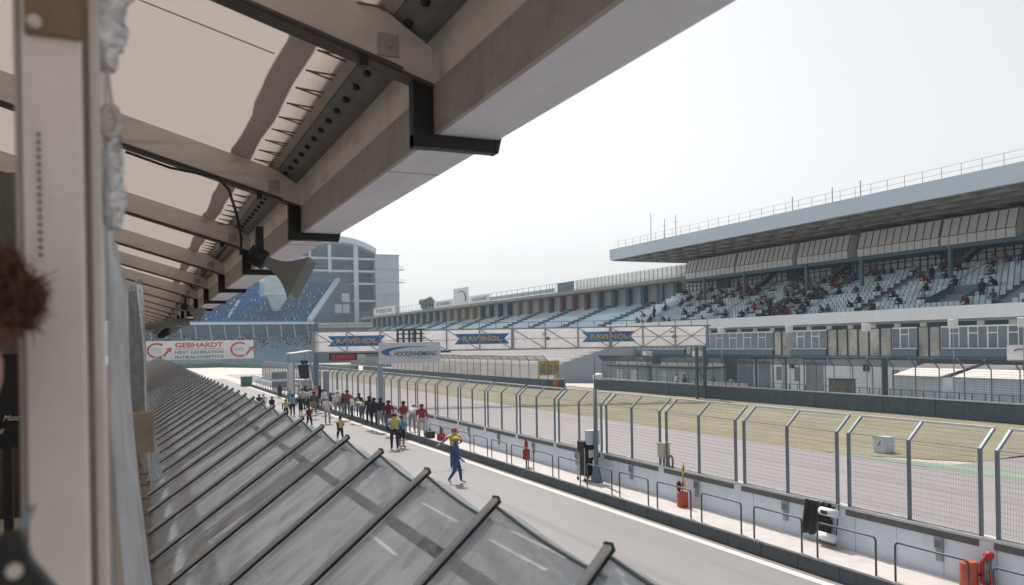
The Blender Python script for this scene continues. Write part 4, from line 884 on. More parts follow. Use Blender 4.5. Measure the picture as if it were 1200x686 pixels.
# upper tier: blue rows, its right edge climbs to the thick white column
n = 24; g = MB()
for k in range(n):
    f_ = k / (n - 1); xr = 50.5 + (65.0 - 50.5) * f_; g.box(4.0, xr, FYY + 6.5 + k * 0.85, FYY + 7.35 + k * 0.85, 13.76, 14.3 + k * 0.62)
g.build('upper_rows', blue_seat, bs)
g = MB()
for k in range(n - 1):
    f_ = k / (n - 1); xr = 50.5 + 14.5 * f_; g.box(4.0, xr - 0.6, FYY + 6.9 + k * 0.85, FYY + 7.05 + k * 0.85, 14.3 + k * 0.62 + 0.35, 14.3 + k * 0.62 + 0.62)
g.build('seat_backs', mat('blue seat backs', (0.01, 0.14, 0.34), 0.6, 0.25, 0.6), bs)
g = MB(); g.prism([(50.8, FYY + 6.2, 13.9), (52.4, FYY + 6.2, 13.9), (66.6, FYY + 26.5, 29.3), (65.0, FYY + 26.5, 29.3)], (0, 0, 1.1)); g.build('stair_edge', mat('stair edge white', (0.55, 0.6, 0.65), 0.7, 0.05, 0.3), bs)
g = MB(); g.prism([(25, FYY + 7.5, 14.6), (26, FYY + 7.5, 14.6), (30.5, FYY + 16, 20.8), (29.5, FYY + 16, 20.8)], (0, 0, 0.55)); g.prism([(50, FYY + 18, 22.3), (51, FYY + 18, 22.3), (55, FYY + 25, 27.4), (54, FYY + 25, 27.4)], (0, 0, 0.5)); g.build('aisle_steps', blue_pale, bs)
# glazed cabin in the middle of the tier
a, b = fp_(310, 343), fp_(340, 320); g = MB(); g.box(a.x, b.x, FYY - 0.5, FYY + 12, 22.2, 29.4); g.prism([(a.x + 1, FYY + 0, 22.1), (b.x - 0.5, FYY + 0, 22.1), (b.x - 2.5, FYY + 9, 17.5), (a.x + 4, FYY + 9, 17.5)], (0, 3, 0)); o = g.build('glazed_cabin', mat('cabin glazing', (0.42, 0.55, 0.62), 0.3, 0.12, 0.3), bs)
g = MB()
for k in range(9): xx = a.x + (b.x - a.x) * k / 8; g.box(xx - 0.08, xx + 0.08, FYY - 0.6, FYY - 0.51, 22.2, 29.4)
g.box(a.x, b.x, FYY - 0.62, FYY - 0.52, 24.6, 24.8); g.build('mullions', steel_l, o)
# upper frame: floors, columns, arch roof
yb2 = FYY + 27; k_ = yb2 / FYY
def ub(px, py): return atY(px, py, yb2)
def arch(px):   # height of the arch top, in survey pixels
    d = (px - 389) / 62.0; return 278.5 + 24 * abs(d) ** 2.1
poly = [(ub(300, 330).x, yb2 + 5, 0.0)] + [(ub(q_, 0).x, yb2 + 5, ub(q_, arch(q_) + 3).z) for q_ in range(325, 439, 6)] + [(ub(437.5, 330).x, yb2 + 5, 0.0)]
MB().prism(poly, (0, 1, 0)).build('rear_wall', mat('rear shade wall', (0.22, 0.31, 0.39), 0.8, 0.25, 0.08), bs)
MB().prism([(51.6, FYY + 6.0, 13.2), (66.2, FYY + 26.2, 13.2), (66.2, FYY + 26.2, 29.2), (51.6, FYY + 6.0, 13.9)], (0.5, 0, 0)).build('stair_wall', mat('stair side dark', (0.1, 0.165, 0.22), 0.8, 0.15, 0.1), bs)
g = MB()
for py in (304, 318.5, 333, 353): zz = ub(415, py).z; g.box(ub(340 if py < 330 else 412, py).x, ub(441, py).x, yb2 - 2, yb2 + 6, zz - 0.35, zz + 0.35)
for px, wd in ((415.5, 1.7), (385, 1.2), (362, 0.8)): c = ub(px, 320); g.box(c.x - wd / 2, c.x + wd / 2, yb2 - 2.4, yb2 - 2.05, 0 if px > 400 else ub(385, 320).z, ub(px, 287).z)
g.build('frame', mat('frame concrete', (0.55, 0.6, 0.65), 0.8, 0.06, 0.3), bs)
g = MB(); arc_o = []; arc_i = []; n = 24
cA, cT, cB = ub(318, 318), ub(388, 278.5), ub(441, 304)
xc = (ub(372, 0).x); 
for k in range(n + 1):
    px = 330 + (437.5 - 330) * k / n; p_ = ub(px, arch(px)); q_ = ub(px, arch(px) + 8 - 2.0 * k / n); arc_o.append((p_.x, yb2 - 4, p_.z)); arc_i.append((q_.x, yb2 - 4, q_.z))
for k in range(n): g.prism([arc_o[k], arc_o[k + 1], arc_i[k + 1], arc_i[k]], (0, 14, 0))
g.build('arched_roof', mat('arch metal', (0.55, 0.62, 0.7), 0.5, 0.05, 0.3), bs)
g = MB(); # pale slabs standing for the openings beside the stair wall
for px, py in ((405, 349), (397, 362), (405, 362)): c = atY(px, py, FYY + 5.2); g.box(c.x - 1.3, c.x + 1.3, FYY + 5.0, FYY + 5.4, c.z - 1.5, c.z + 1.5)
g.build('pale_openings', mat('pale opening', (0.36, 0.4, 0.43), 0.7, 0.1, 0.3), bs)
tw = thing('concrete_tower', fp_(452, 372, 25) * 1.0, 'square grey concrete stair tower beside the arched stand', 'tower')
a, b = ub(437.5, 301), ub(465, 301); zt_ = b.z
MB().box(a.x, b.x, yb2 - 2.5, yb2 + 9, 0, zt_).build('tower_wall', brick_m, tw)
MB().box(a.x - 0.2, b.x + 0.2, yb2 - 2.7, yb2 + 9.2, zt_, zt_ + 0.4).build('roof_edge', conc, tw)
for py in (316.5, 331.5):
    zz = ub(465, py).z; g = MB(); g.box(b.x, b.x + 2.3, yb2 - 1.5, yb2 + 1.5, zz - 0.15, zz + 0.1)
    for k in range(4): g.bar((b.x + 0.2 + k * 0.7, yb2 - 1.4, zz + 0.1), (b.x + 0.2 + k * 0.7, yb2 - 1.4, zz + 1.2), 0.08)
    g.bar((b.x, yb2 - 1.4, zz + 1.2), (b.x + 2.3, yb2 - 1.4, zz + 1.2), 0.08); g.build('balcony', steel_l, tw)
g = MB()
for py in (316.5, 331.5, 346): zz = ub(450, py).z; g.box(a.x, b.x + 0.1, yb2 - 2.56, yb2 - 2.52, zz - 0.2, zz + 0.2)
g.build('floor_band', conc, tw)
for (p0x, p0y, p1x, p1y) in ((422, 337, 437, 351), (421, 306.5, 437, 316), (421, 321, 431, 331)):
    a_, b_ = ub(p0x, p1y), ub(p1x, p0y); MB().box(a_.x, b_.x, yb2 + 0.5, yb2 + 0.9, a_.z, b_.z).build('opening', dark, bs)
# concourse joining stand and gallery
MB().box(53, 82, FYY - 2, FYY + 20, 11.6, 13.2).build('concourse_slab', conc, bs)
MB().box(53.1, 82, FYY + 4, FYY + 20, 0, 11.6).build('concourse_wall', grey_bl, bs)
# far crowd in the blue seats: a mass of distant figures
g = MB(); cm = [CL[k] for k in ('white', 'navy', 'black', 'red', 'grey', 'lightblue', 'beige')]
def dot(x, y, z, mi): g.ball((x, y, z + 0.42), (0.24, 0.2, 0.38), mi, 5, 3); g.ball((x, y, z + 0.92), 0.12, 6, 5, 3)
for _ in range(620):
    k = random.randint(0, 20); xx = random.uniform(6, 50.5 + 14 * k / 23.0) if random.random() < 0.8 else random.gauss(45, 5)
    if 32 < xx < 46 and k > 11 and random.random() < 0.8: continue
    dot(min(xx, 63), FYY + 6.7 + k * 0.85, 14.3 + k * 0.62, random.choice((0, 1, 1, 2, 2, 3, 4, 5, 1, 2, 5)))
for _ in range(330):
    k = random.choice((5, 6, 7, 8, 9, 10, 11, 12, 12, 11, 10)); dot(random.uniform(-6, 52), FYY + 0.5 + k * 0.95, 2.6 + k * 0.52, random.choice((1, 2, 2, 4, 1, 0, 3)))
tag(g.build('crowd', cm), kind='stuff')
# tree beyond the gallery
tr = thing('broadleaf_tree', (66, 285, 0), 'small round tree showing above the gallery fence', 'tree')
c = atY(501, 352, 285); tr.location = (c.x, 285, 0)
MB().tube([(c.x, 285, 0), (c.x + 0.3, 285, c.z - 4), (c.x - 0.2, 285, c.z)], [0.5, 0.3, 0.12], 8).build('trunk', bark, tr)
g = MB()
for _ in range(1500):
    d = Vector((random.gauss(0, 1), random.gauss(0, 1), random.gauss(0, 1))).normalized() * (random.random() ** 0.4); p_ = Vector((c.x + d.x * 3.3, 285 + d.y * 3, c.z - 1.4 + d.z * 2.4 + 0.5 * math.sin(d.x * 5)))
    u = Vector((random.gauss(0, 1), random.gauss(0, 1), random.gauss(0, 1))).normalized() * 0.28; v = u.cross(Vector((random.gauss(0, 1), random.gauss(0, 1), 1))).normalized() * 0.22
    g.add([p_ - u, p_ + v, p_ + u, p_ - v], [(0, 1, 2, 3)])
g.build('crown', leaf_m, tr)

# ================================================================== PIT BUILDING below the camera, glass canopy
pb = thing('pit_building', (-4, 40, 0), 'pit garage building under the terrace, tan parapet edge along the glass canopy', 'building')
MB().box(-10, -0.55, -4, 108, 0, 3.3).build('garage_wall', conc_w, pb)
g = MB()
for k in range(18): g.box(-0.6, -0.545, -2 + k * 6.0, 2.6 + k * 6.0, 0.02, 3.0)
g.build('garage_doors', mat('garage door', (0.2, 0.22, 0.24), 0.6, 0.1, 1), pb)
MB().box(-10, -0.14, -4, 108, 3.32, 3.62).build('terrace_floor', floor_tan, pb)
g = MB(); g.box(-0.14, 0.08, -4, 108, 3.32, 3.46); g.box(-0.14, -0.08, -4, 108, 3.46, 3.56); y = -3.0
while y < 100: g.box(-0.08, 0.085, y, y + 0.02, 3.46, 3.475); y += 1.03
g.build('gutter', mat('tan gutter', (0.22, 0.185, 0.15), 0.8, 0.2, 4), pb)

gc = thing('glass_canopy', (0.8, 45, 3.5), 'long dusty glass canopy of overlapping panes with dark bars above the pit lane', 'canopy', local=True)
gc.location = (0, 0, 0)
PIT = 1.08
A0 = Vector((0.03, 0.0, 3.50)); B0 = Vector((1.60, 0.79, 4.43)); cd = (B0 - A0).normalized(); cside = Vector((-cd.y, cd.x, 0)).normalized(); cn = cd.cross(cside).normalized()
if cn.z < 0: cn = -cn
g = MB(); g.bar(A0 - cn * 0.009, B0 - cn * 0.009, 0.03, 0.018, 0, side=cn)
ymin = -1 if cside.y > 0 else 1
near = cside * (-1 if cside.y > 0 else 1)
g.bar(A0 + near * 0.012 - cn * 0.027, B0 + near * 0.012 - cn * 0.027, 0.016, 0.017, 1, side=cn); g.prism([B0 + near * 0.02 + cn * 0.003, B0 - near * 0.02 + cn * 0.003, B0 - near * 0.02 - cn * 0.036, B0 + near * 0.02 - cn * 0.036], cd * 0.012, 1)
barm = g.mesh('glazing_bar', [bar_m, gasket])
g = MB(); st = Vector((0, PIT, 0))
a = A0 - cn * 0.044; b = B0 - cn * 0.044 - cd * 0.02; a2 = A0 + st - cn * 0.036; b2 = B0 + st - cn * 0.036 - cd * 0.02
def quad_slab(mb, p, th, mi=0): mb.prism(p, -cn * th, mi)
b_low = b - cn * 0.06 - cd * 0.05; a_low = a - cn * 0.005
pts = []
nseg = 8; vt = []
for j in range(nseg + 1):
    f_ = j / nseg; s_ = math.sin(f_ * math.pi) * -0.012
    lo = a_low.lerp(a2, f_); hi = b_low.lerp(b2, f_) - cn * 0.03 * math.sin(f_ * math.pi)
    vt.append((lo, hi))
vv = [p for q in vt for p in q]; 
g.add(vv + [p - cn * 0.01 for p in vv], [(2 * j, 2 * j + 1, 2 * j + 3, 2 * j + 2) for j in range(nseg)] + [(2 * nseg + 2 + 2 * j, 2 * nseg + 4 + 2 * j, 2 * nseg + 5 + 2 * j, 2 * nseg + 3 + 2 * j) for j in range(nseg)] + [(2 * j + 1, 2 * nseg + 3 + 2 * j, 2 * nseg + 5 + 2 * j, 2 * j + 3) for j in range(nseg)])
panem = g.mesh('glass_pane', [glass_m])
g = MB(); vo = []
for lo, hi in vt: vo += [hi - cn * 0.004 + cd * 0.004, hi + Vector((0.13, 0.05, -0.03)) - cn * 0.05]
g.add(vo, [(2 * j, 2 * j + 1, 2 * j + 3, 2 * j + 2) for j in range(nseg)]); edgem = g.mesh('edge_strip', [glass_e])
g = MB(); g.tube([vt[j][1] for j in range(nseg + 1)], 0.009, 5); rimm = g.mesh('pane_rim', [mat('grey rim', (0.13, 0.15, 0.165), 0.5, 0.1, 5)])
for k in range(96):
    yy = 7.27 - PIT * 6 + k * PIT
    o = link('glazing_bar', barm, gc); o.location = (0, yy, 0)
    p_ = link('glass_pane', panem, gc); p_.location = (0, yy, 0); p_['label'] = 'dusty grey glass pane'
    e = link('edge_strip', edgem, p_); r_ = link('pane_rim', rimm, p_)
f1 = A0.lerp(B0, 0.83) - cn * 0.2
MB().tube([(f1.x, 0, f1.z), (f1.x, 99, f1.z)], 0.036, 10).build('support_tube', mat('canopy tube', (0.22, 0.25, 0.28), 0.5, 0.1, 4), gc, True)
g = MB()
for k in range(20): yy = 2.4 + k * 5.15; g.bar((-0.55, yy, 2.9), (f1.x, yy + 0.3, f1.z), 0.07)
g.build('brackets', MATS['canopy tube'], gc)

# ================================================================== TERRACE ROOF: eave beam, rafters, membrane
RY = [5.25 + 5.06 * k for k in range(-1, 20)]
def zr(x): return EYE + 2.31 - 0.3 * x            # underside of a rafter
eb = thing('eave_beam', (2.05, 40, 6.6), 'long taupe eave beam with black brackets along the terrace roof', 'beam')
MB().box(1.835, 2.3, -4, 104, EYE + 1.43, EYE + 1.455).build('soffit', lavender, eb)
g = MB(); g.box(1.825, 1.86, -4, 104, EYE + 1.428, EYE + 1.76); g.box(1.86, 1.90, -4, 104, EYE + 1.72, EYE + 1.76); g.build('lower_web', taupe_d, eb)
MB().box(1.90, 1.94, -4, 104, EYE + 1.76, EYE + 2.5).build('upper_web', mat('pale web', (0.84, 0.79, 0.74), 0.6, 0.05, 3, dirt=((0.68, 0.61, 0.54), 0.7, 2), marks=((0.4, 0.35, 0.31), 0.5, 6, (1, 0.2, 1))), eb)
MB().box(2.27, 2.3, -4, 104, EYE + 1.457, EYE + 2.5).build('outer_web', taupe, eb)
MB().box(1.94, 2.27, -4, 104, EYE + 2.42, EYE + 2.5).build('top_plate', taupe, eb)
g = MB(); y = -3.5
while y < 60: # cable clips and flaking edge on the web
    g.box(1.815, 1.8245, y, y + 0.01, EYE + 1.45, EYE + 1.72); y += 1.7
# black brackets
for y in RY:
    g = MB(); g.box(1.68, 1.82, y - 0.05, y + 0.05, EYE + 1.335, EYE + 1.93); g.box(1.68, 2.27, y - 0.048, y + 0.048, EYE + 1.337, EYE + 1.425)
    g.prism([(2.27, y - 0.05, EYE + 1.335), (2.3, y - 0.05, EYE + 1.335), (2.34, y - 0.05, EYE + 1.5), (2.302, y - 0.05, EYE + 1.5), (2.302, y - 0.05, EYE + 1.43), (2.27, y - 0.05, EYE + 1.43)], (0, 0.1, 0))
    g.build('bracket', gasket, eb, bevel=0.006)
for y in RY[:9]:
    MB().box(1.815, 2.302, y + 1.2, y + 1.206, EYE + 1.4265, EYE + 1.4295).build('joint_seam', mat('seam dark', (0.16, 0.15, 0.15), 0.8, 0.1, 9), eb)
    MB().box(1.8205, 1.8245, y + 0.12, y + 0.30, EYE + 1.47, EYE + 1.70).build('splice_plate', taupe, eb)
    g = MB()
    for dy, dz in ((0.15, 1.5), (0.27, 1.5), (0.15, 1.67), (0.27, 1.67)): g.tube([(1.8115, y + dy, EYE + dz), (1.8202, y + dy, EYE + dz)], 0.012, 6)
    tag(g.build('bolt_set', mat('rusty bolt', (0.2, 0.12, 0.07), 0.7, 0.3, 20), eb), None)
gu = thing('gutter_rail', (1.6, 40, 7.3), 'beige rail and slotted grey gutter between membrane and eave beam', 'gutter')
MB().prism([(1.45, -4, EYE + 2.24), (1.56, -4, EYE + 2.2), (1.56, -4, EYE + 2.3), (1.45, -4, EYE + 2.34)], (0, 108, 0)).build('edge_rail', mat('beige rail', (0.44, 0.39, 0.33), 0.6, 0.06, 5), gu)
g = MB(); g.prism([(1.57, -4, EYE + 2.19), (1.72, -4, EYE + 2.1), (1.86, -4, EYE + 2.12), (1.86, -4, EYE + 2.3), (1.57, -4, EYE + 2.3)], (0, 108, 0)); y = 3.0
while y < 50: g.ball((1.645, y, EYE + 2.14), (0.035, 0.05, 0.03), 1, 8, 4); y += 0.36
g.build('channel', [mat('gutter grey', (0.2, 0.215, 0.22), 0.6, 0.12, 6), gasket], gu)
g = MB()
def la(x): return EYE + 2.67 - 0.3 * x
y = 0.9
while y < 40: # lacing between membrane hem and rail
    g = MB(); g.tube([(1.25, y, la(1.25) - 0.045), (1.47, y + 0.03, EYE + 2.2)], 0.008, 5); g.tube([(1.25, y + 0.012, la(1.25) - 0.045), (1.47, y - 0.1, EYE + 2.2)], 0.008, 5); g.build('lace', mat('brown cord', (0.16, 0.12, 0.09), 0.8, 0.1, 9), gu); y += 0.48
# membrane
mb = thing('roof_membrane', (-0.6, 40, 7.9), 'cream translucent roof membrane stretched over the terrace rafters', 'roof')
def zm(x, y):
    yy = ((y - 0.19) / 5.06) % 1.0
    return EYE + 2.69 - 0.3 * x - 0.035 * math.sin(yy * math.pi) - 0.01
g = MB(); xs = [-6 + 0.5 * i for i in range(15)] + [1.25, 1.46]; ys = [-5 + 0.42 * j for j in range(264)]
n = len(xs); g.add([(x, y, zm(x, y)) for y in ys for x in xs], [(j * n + i, j * n + i + 1, (j + 1) * n + i + 1, (j + 1) * n + i) for j in range(len(ys) - 1) for i in range(n - 1)])
o = g.build('sheet', membrane_m, mb, True); md = o.modifiers.new('thick', 'SOLIDIFY'); md.thickness = 0.004; md.offset = 1
g = MB(); vs_ = []
for y in ys:
    x0 = 1.03 + 0.016 * math.sin(y * 2.3) + 0.008 * math.sin(y * 6.1)
    vs_ += [(x0, y, zm(x0, y) + 0.012), (1.24 + 0.012 * math.sin(y * 3.1 + 1), y, zm(1.24, y) + 0.012)]
g.add(vs_, [(2 * j, 2 * j + 1, 2 * j + 3, 2 * j + 2) for j in range(len(ys) - 1)]); o = g.build('hem_shade_strip', fabric('hem shade strip', (0.5, 0.47, 0.47), 0.5, tcol=(0.62, 0.55, 0.54)), mb, True); md = o.modifiers.new('thick', 'SOLIDIFY'); md.thickness = 0.004  # strip added above the sheet to show through as a shadow band
g = MB()
for y in [7.0 + 2.0 * 0, 12.2, 17.3]:
    MB().tube([(x, y - 0.05 * (x + 6), zm(x, y) - 0.004) for x in [-6 + 0.5 * i for i in range(15)]], 0.006, 4).build('seam', mat('seam thread', (0.4, 0.34, 0.3), 0.9, 0.1, 9), mb)
# rafters, one thing each
g = MB(); xa, xb = -6.0, 1.82
g.prism([(xa, -0.055, zr(xa)), (xb, -0.055, zr(xb)), (xb, -0.055, zr(xb) + 0.24), (xb - 0.3, -0.055, zr(xb - 0.3) + 0.345), (xa, -0.055, zr(xa) + 0.345)], (0, 0.11, 0)); raf = g.mesh('web', [taupe])
g = MB(); g.prism([(xa, -0.075, zr(xa) - 0.028), (xb, -0.075, zr(xb) - 0.028), (xb, -0.075, zr(xb) - 0.002), (xa, -0.075, zr(xa) - 0.002)], (0, 0.15, 0)); g.tube([(xa, -0.085, zr(xa) + 0.0), (1.6, -0.085, zr(1.6) + 0.0)], 0.014, 6); fl = g.mesh('flange', [mat('dark flange', (0.09, 0.08, 0.07), 0.6, 0.15, 6)])
g = MB(); g.box(1.44, 1.58, -0.068, -0.056, zr(1.5) + 0.05, zr(1.5) + 0.2); g.tube([(1.51, -0.09, zr(1.5) + 0.12), (1.51, -0.056, zr(1.5) + 0.12)], 0.02, 8); pm = g.mesh('end_plate', [taupe_d]); clm = MB().box(1.3, 1.36, -0.12, -0.06, zr(1.33) - 0.1, zr(1.33) - 0.03).mesh('clip', [gasket])
for i, y in enumerate(RY):
    t = thing('rafter', (0, y, 0), 'taupe box rafter under the membrane, %s from the camera' % nth(i), 'rafter', 'rafters of the terrace roof', local=True)
    link('web', raf, t); link('flange', fl, t); link('end_plate', pm, t); link('clip', clm, t)
# hanging cable loop
p_ = [atY(147, 178, 10.1), atY(200, 197, 10.1), atY(255, 208, 10.05), atY(268, 222, 10), atY(277, 250, 10), atY(283, 280, 10), atY(282, 299, 10)]
tag(MB().tube(p_, 0.016, 8).build('hanging_cable', gasket, None, True), 'black cable dropping from the second rafter beside the eave beam', 'cable')
# pipe crossing far away under the roof
y = 34.0; a, b = atY(150, 385, y), atY(222, 377, y); tag(MB().tube([a, b], 0.16, 10).build('cross_tube', mat('tube grey green', (0.17, 0.18, 0.165), 0.6, 0.1, 3), None, True), 'grey tube crossing beneath the far rafters to the eave', 'tube')
# loudspeaker horns below the eave
def horn(px, py, y, label, s=1.0):
    c = atY(px, py, y); t = thing('loudspeaker', c, label, 'loudspeaker', 'horn loudspeakers under the eave')
    ax = Vector((0.75, -0.25, -0.42)).normalized(); u = ax.cross(Vector((0, 0, 1))).normalized(); v = u.cross(ax).normalized()
    g = MB(); rings = []
    for k in range(9):
        f_ = k / 8; hw = s * (0.07 + 0.30 * f_ ** 2.2); hv = s * (0.06 + 0.24 * f_ ** 2.2); q = c + ax * (s * (0.02 + 0.56 * f_)); rings.append([q + u * hw * a_ + v * hv * b_ for a_, b_ in ((-1, -1), (1, -1), (1, 1), (-1, 1))])
    g.add([p for r_ in rings for p in r_], [(4 * k + i, 4 * k + (i + 1) % 4, 4 * k + 4 + (i + 1) % 4, 4 * k + 4 + i) for k in range(8) for i in range(4)]); o = g.build('horn', horn_m, t); md = o.modifiers.new('thick', 'SOLIDIFY'); md.thickness = 0.012 * s
    g = MB(); g.tube([c - ax * s * 0.2, c + ax * s * 0.03], s * 0.13, 12); g.build('driver', black_m, t, True)
    g = MB(); g.bar(c - ax * s * 0.06 + Vector((0, 0, 0.0)), c - ax * s * 0.06 + Vector((0, 0, s * 0.42)), 0.1 * s); g.build('hanger', black_m, t)
    return t
horn(309, 305, 10.2, 'grey horn loudspeaker hanging beneath the eave beam, the large near one', 0.9)
horn(219, 361, 20.9, 'grey horn loudspeaker under the eave, second from the camera', 0.62)
horn(196, 382, 36.2, 'grey horn loudspeaker under the eave, third and far', 0.6)

# ================================================================== FOREGROUND: column, plastic film, terrace things
cl = thing('terrace_column', (-0.13, 1.66, 3.62), 'pale painted column with a row of punched holes and a bolted head plate', 'column')
g = MB(); g.box(-0.182, -0.088, 1.6, 1.82, 3.62, 7.9); g.build('shaft', col_m, cl, bevel=0.006)
g = MB(); g.box(-0.19, -0.1825, 1.597, 1.8, 3.62, 7.9); g.build('left_flange', taupe_d, cl)
MB().box(-0.0785, -0.064, 1.66, 1.82, 3.62, 7.9).build('side_face', col_m, cl)
g = MB(); g.box(-0.0875, -0.079, 1.63, 1.82, 3.62, 7.9); g.build('side_channel', mat('brown channel', (0.22, 0.175, 0.125), 0.7, 0.15, 6), cl)
g = MB()
for k in range(17): zz = atY(45, 158 + k * 8.8, 1.6).z; xx = atY(46, 200, 1.6).x; g.tube([(xx, 1.5975, zz), (xx, 1.603, zz)], 0.0032, 10)
g.build('hole_row', gasket, cl)
zz = atY(60, 45, 1.6).z; MB().box(-0.172, -0.085, 1.585, 1.599, zz, zz + 0.5).build('head_plate', brown_m, cl, bevel=0.003)
c = atY(40, 26, 1.585); g = MB(); g.ball((c.x, 1.583, c.z), (0.0125, 0.011, 0.0125), 0, 14, 8); g.build('bolt', mat('bolt', (0.6, 0.57, 0.53), 0.4, 0.05, 5), cl, True)
# film curtain hanging beside the column (wavy sheet along the terrace edge)
def curtain(name, label, x0, y0, y1, z0, z1, m, amp, waves, flare=0.0, nx_=60, nz_=24, zfun=None, fl0=0.55):
    g = MB(); vs_ = []
    for j in range(nz_ + 1):
        f_ = j / nz_
        for i in range(nx_ + 1):
            a_ = i / nx_; y = y0 + (y1 - y0) * a_; zt2 = z1 if not zfun else zfun(a_); z = zt2 + (z0 - zt2) * f_
            xx = x0 + amp * math.sin(a_ * waves * 6.283 + 0.8 * math.sin(f_ * 4)) * (0.5 + 0.5 * f_) + 0.4 * amp * math.sin(a_ * waves * 14.1 + 2 * f_) + flare * max(0, f_ - fl0) ** 1.5
            vs_.append((xx, y, z))
    w_ = nx_ + 1; g.add(vs_, [(j * w_ + i, j * w_ + i + 1, (j + 1) * w_ + i + 1, (j + 1) * w_ + i) for j in range(nz_) for i in range(nx_)])
    o = g.build(name, m, None, True); md = o.modifiers.new('thick', 'SOLIDIFY'); md.thickness = 0.003
    return tag(o, label, 'curtain')
curtain('film_curtain', 'milky white plastic curtain hanging beside the pale column', -0.066, 1.835, 4.6, 3.66, 5.5, film_d, 0.013, 4, 0.2, fl0=0.24)
curtain('film_curtain', 'loose blue tinted clear film flapping beyond the milky curtain', -0.03, 5.2, 7.6, 4.4, 5.62, film_m, 0.05, 2.5, 0.25)
# tied-up rolls of clear film
def roll(name, label, path, rad, n=16):
    g = MB(); P_ = []; Rr = []
    m_ = 26
    for k in range(m_ + 1):
        f_ = k / m_; q = f_ * (len(path) - 1); i = min(int(q), len(path) - 2); p_ = Vector(path[i]).lerp(Vector(path[i + 1]), q - i); r0 = rad[i] + (rad[i + 1] - rad[i]) * (q - i); P_.append(p_); Rr.append(r0)
    o0 = 0; vs_ = []
    for k, p_ in enumerate(P_):
        for s_ in range(n):
            a_ = 6.283 * s_ / n; rr = Rr[k] * (1 + 0.16 * math.sin(3 * a_ + k * 0.5) + 0.10 * math.sin(5 * a_ - k * 0.9) + 0.06 * math.sin(k * 2.1 + a_)); vs_.append(p_ + Vector((rr * math.cos(a_), rr * math.sin(a_), 0.004 * math.sin(4 * a_ + k))))
    fs = [(k * n + s_, k * n + (s_ + 1) % n, (k + 1) * n + (s_ + 1) % n, (k + 1) * n + s_) for k in range(m_) for s_ in range(n)] + [tuple(range(n - 1, -1, -1)), tuple(m_ * n + s_ for s_ in range(n))]
    g.add(vs_, fs); o = g.build(name, film_m, None, True)
    return tag(o, label, 'plastic roll')
yy = 1.75
roll('film_roll', 'crumpled roll of clear plastic film bunched at the column head', [atY(112, -40, yy), atY(110, 10, yy), atY(120, 55, yy), atY(126, 82, yy)], [0.066, 0.062, 0.034, 0.016])
roll('film_roll', 'clear plastic film bundle hanging in a strap loop by the column', [atY(131, 158, yy), atY(132, 200, yy), atY(133, 245, yy), atY(134, 268, yy)], [0.014, 0.021, 0.02, 0.012])
t = thing('strap_loop', atY(128, 140, 1.72), 'pale strap with a metal eyelet holding the film bundle', 'strap')
g = MB(); g.tube([atY(121 + 9 * math.cos(a_) + 8, 142 + 17 * math.sin(a_), 1.72) for a_ in [R(20 * k) for k in range(19)]], 0.0075, 8); g.build('eyelet', mat('eyelet grey', (0.5, 0.48, 0.45), 0.4, 0.1, 9, metal=0.4), t, True)
g = MB(); g.bar(atY(126, 78, 1.745), atY(131, 128, 1.745), 0.02, 0.006); g.build('strap_band', mat('strap webbing', (0.5, 0.46, 0.42), 0.8, 0.1, 9), t)
curtain('film_curtain', 'thin strip of white film edging the far side of the pale column', -0.064, 1.83, 2.0, 3.66, 6.4, film_d, 0.003, 1, 0.0, 20, 20)
o = MB().box(-0.075, 0.055, 4.86, 4.95, 4.64, 4.86).build('cardboard_panel', tan_m, None, bevel=0.01); tag(o, 'brown board at the foot of the flapping film', 'board')

# terrace interior, left of the column
bd = thing('menu_board', (-1.3, 6.0, 3.62), 'black board with cursive white writing standing on the terrace', 'board')
xr = atY(29, 480, 6.0).x; zb_, zt_ = atY(20, 525, 6.0).z, atY(20, 415, 6.0).z
MB().box(xr - 1.6, xr + 0.05, 6.0, 6.06, zb_, zt_).build('board_face', mat('board black', (0.008, 0.008, 0.01), 0.5, 0.1, 5), bd)
for xx in (xr - 1.5, xr - 0.1): MB().bar((xx, 6.03, 3.62), (xx, 6.03, zb_), 0.05).build('leg', black_m, bd)
p1_ = atY(15, 490, 5.99); text('script_line', 'Match', 0.05, ink_white, bd, (p1_.x, 5.99, p1_.z), shear=0.4, width=0.11)
p1_ = atY(3, 506, 5.99); text('script_line', 'all', 0.045, ink_white, bd, (p1_.x - 0.02, 5.99, p1_.z), shear=0.4)
g = MB(); vs_ = []
for j in range(2):
    for i in range(41): vs_.append((-4.5 + 3.6 * i / 40, 9.0 + 0.05 * math.sin(i * 1.4), 3.62 if j == 0 else 3.62 + 3.3))
g.add(vs_, [(i, i + 1, 42 + i, 41 + i) for i in range(40)]); q_ = tag(g.build('side_curtain', mat('curtain grey green', (0.15, 0.15, 0.125), 0.85, 0.15, 2), None, True), 'dull grey green curtain at the end of the terrace', 'curtain'); md = q_.modifiers.new('thick', 'SOLIDIFY'); md.thickness = 0.01
tag(MB().box(-9, -5.5, -4, 108, 3.62, 8.6).build('inner_wall', mat('inner wall', (0.6, 0.54, 0.48), 0.8, 0.1, 1)), 'plain inner wall at the back of the terrace', 'wall')

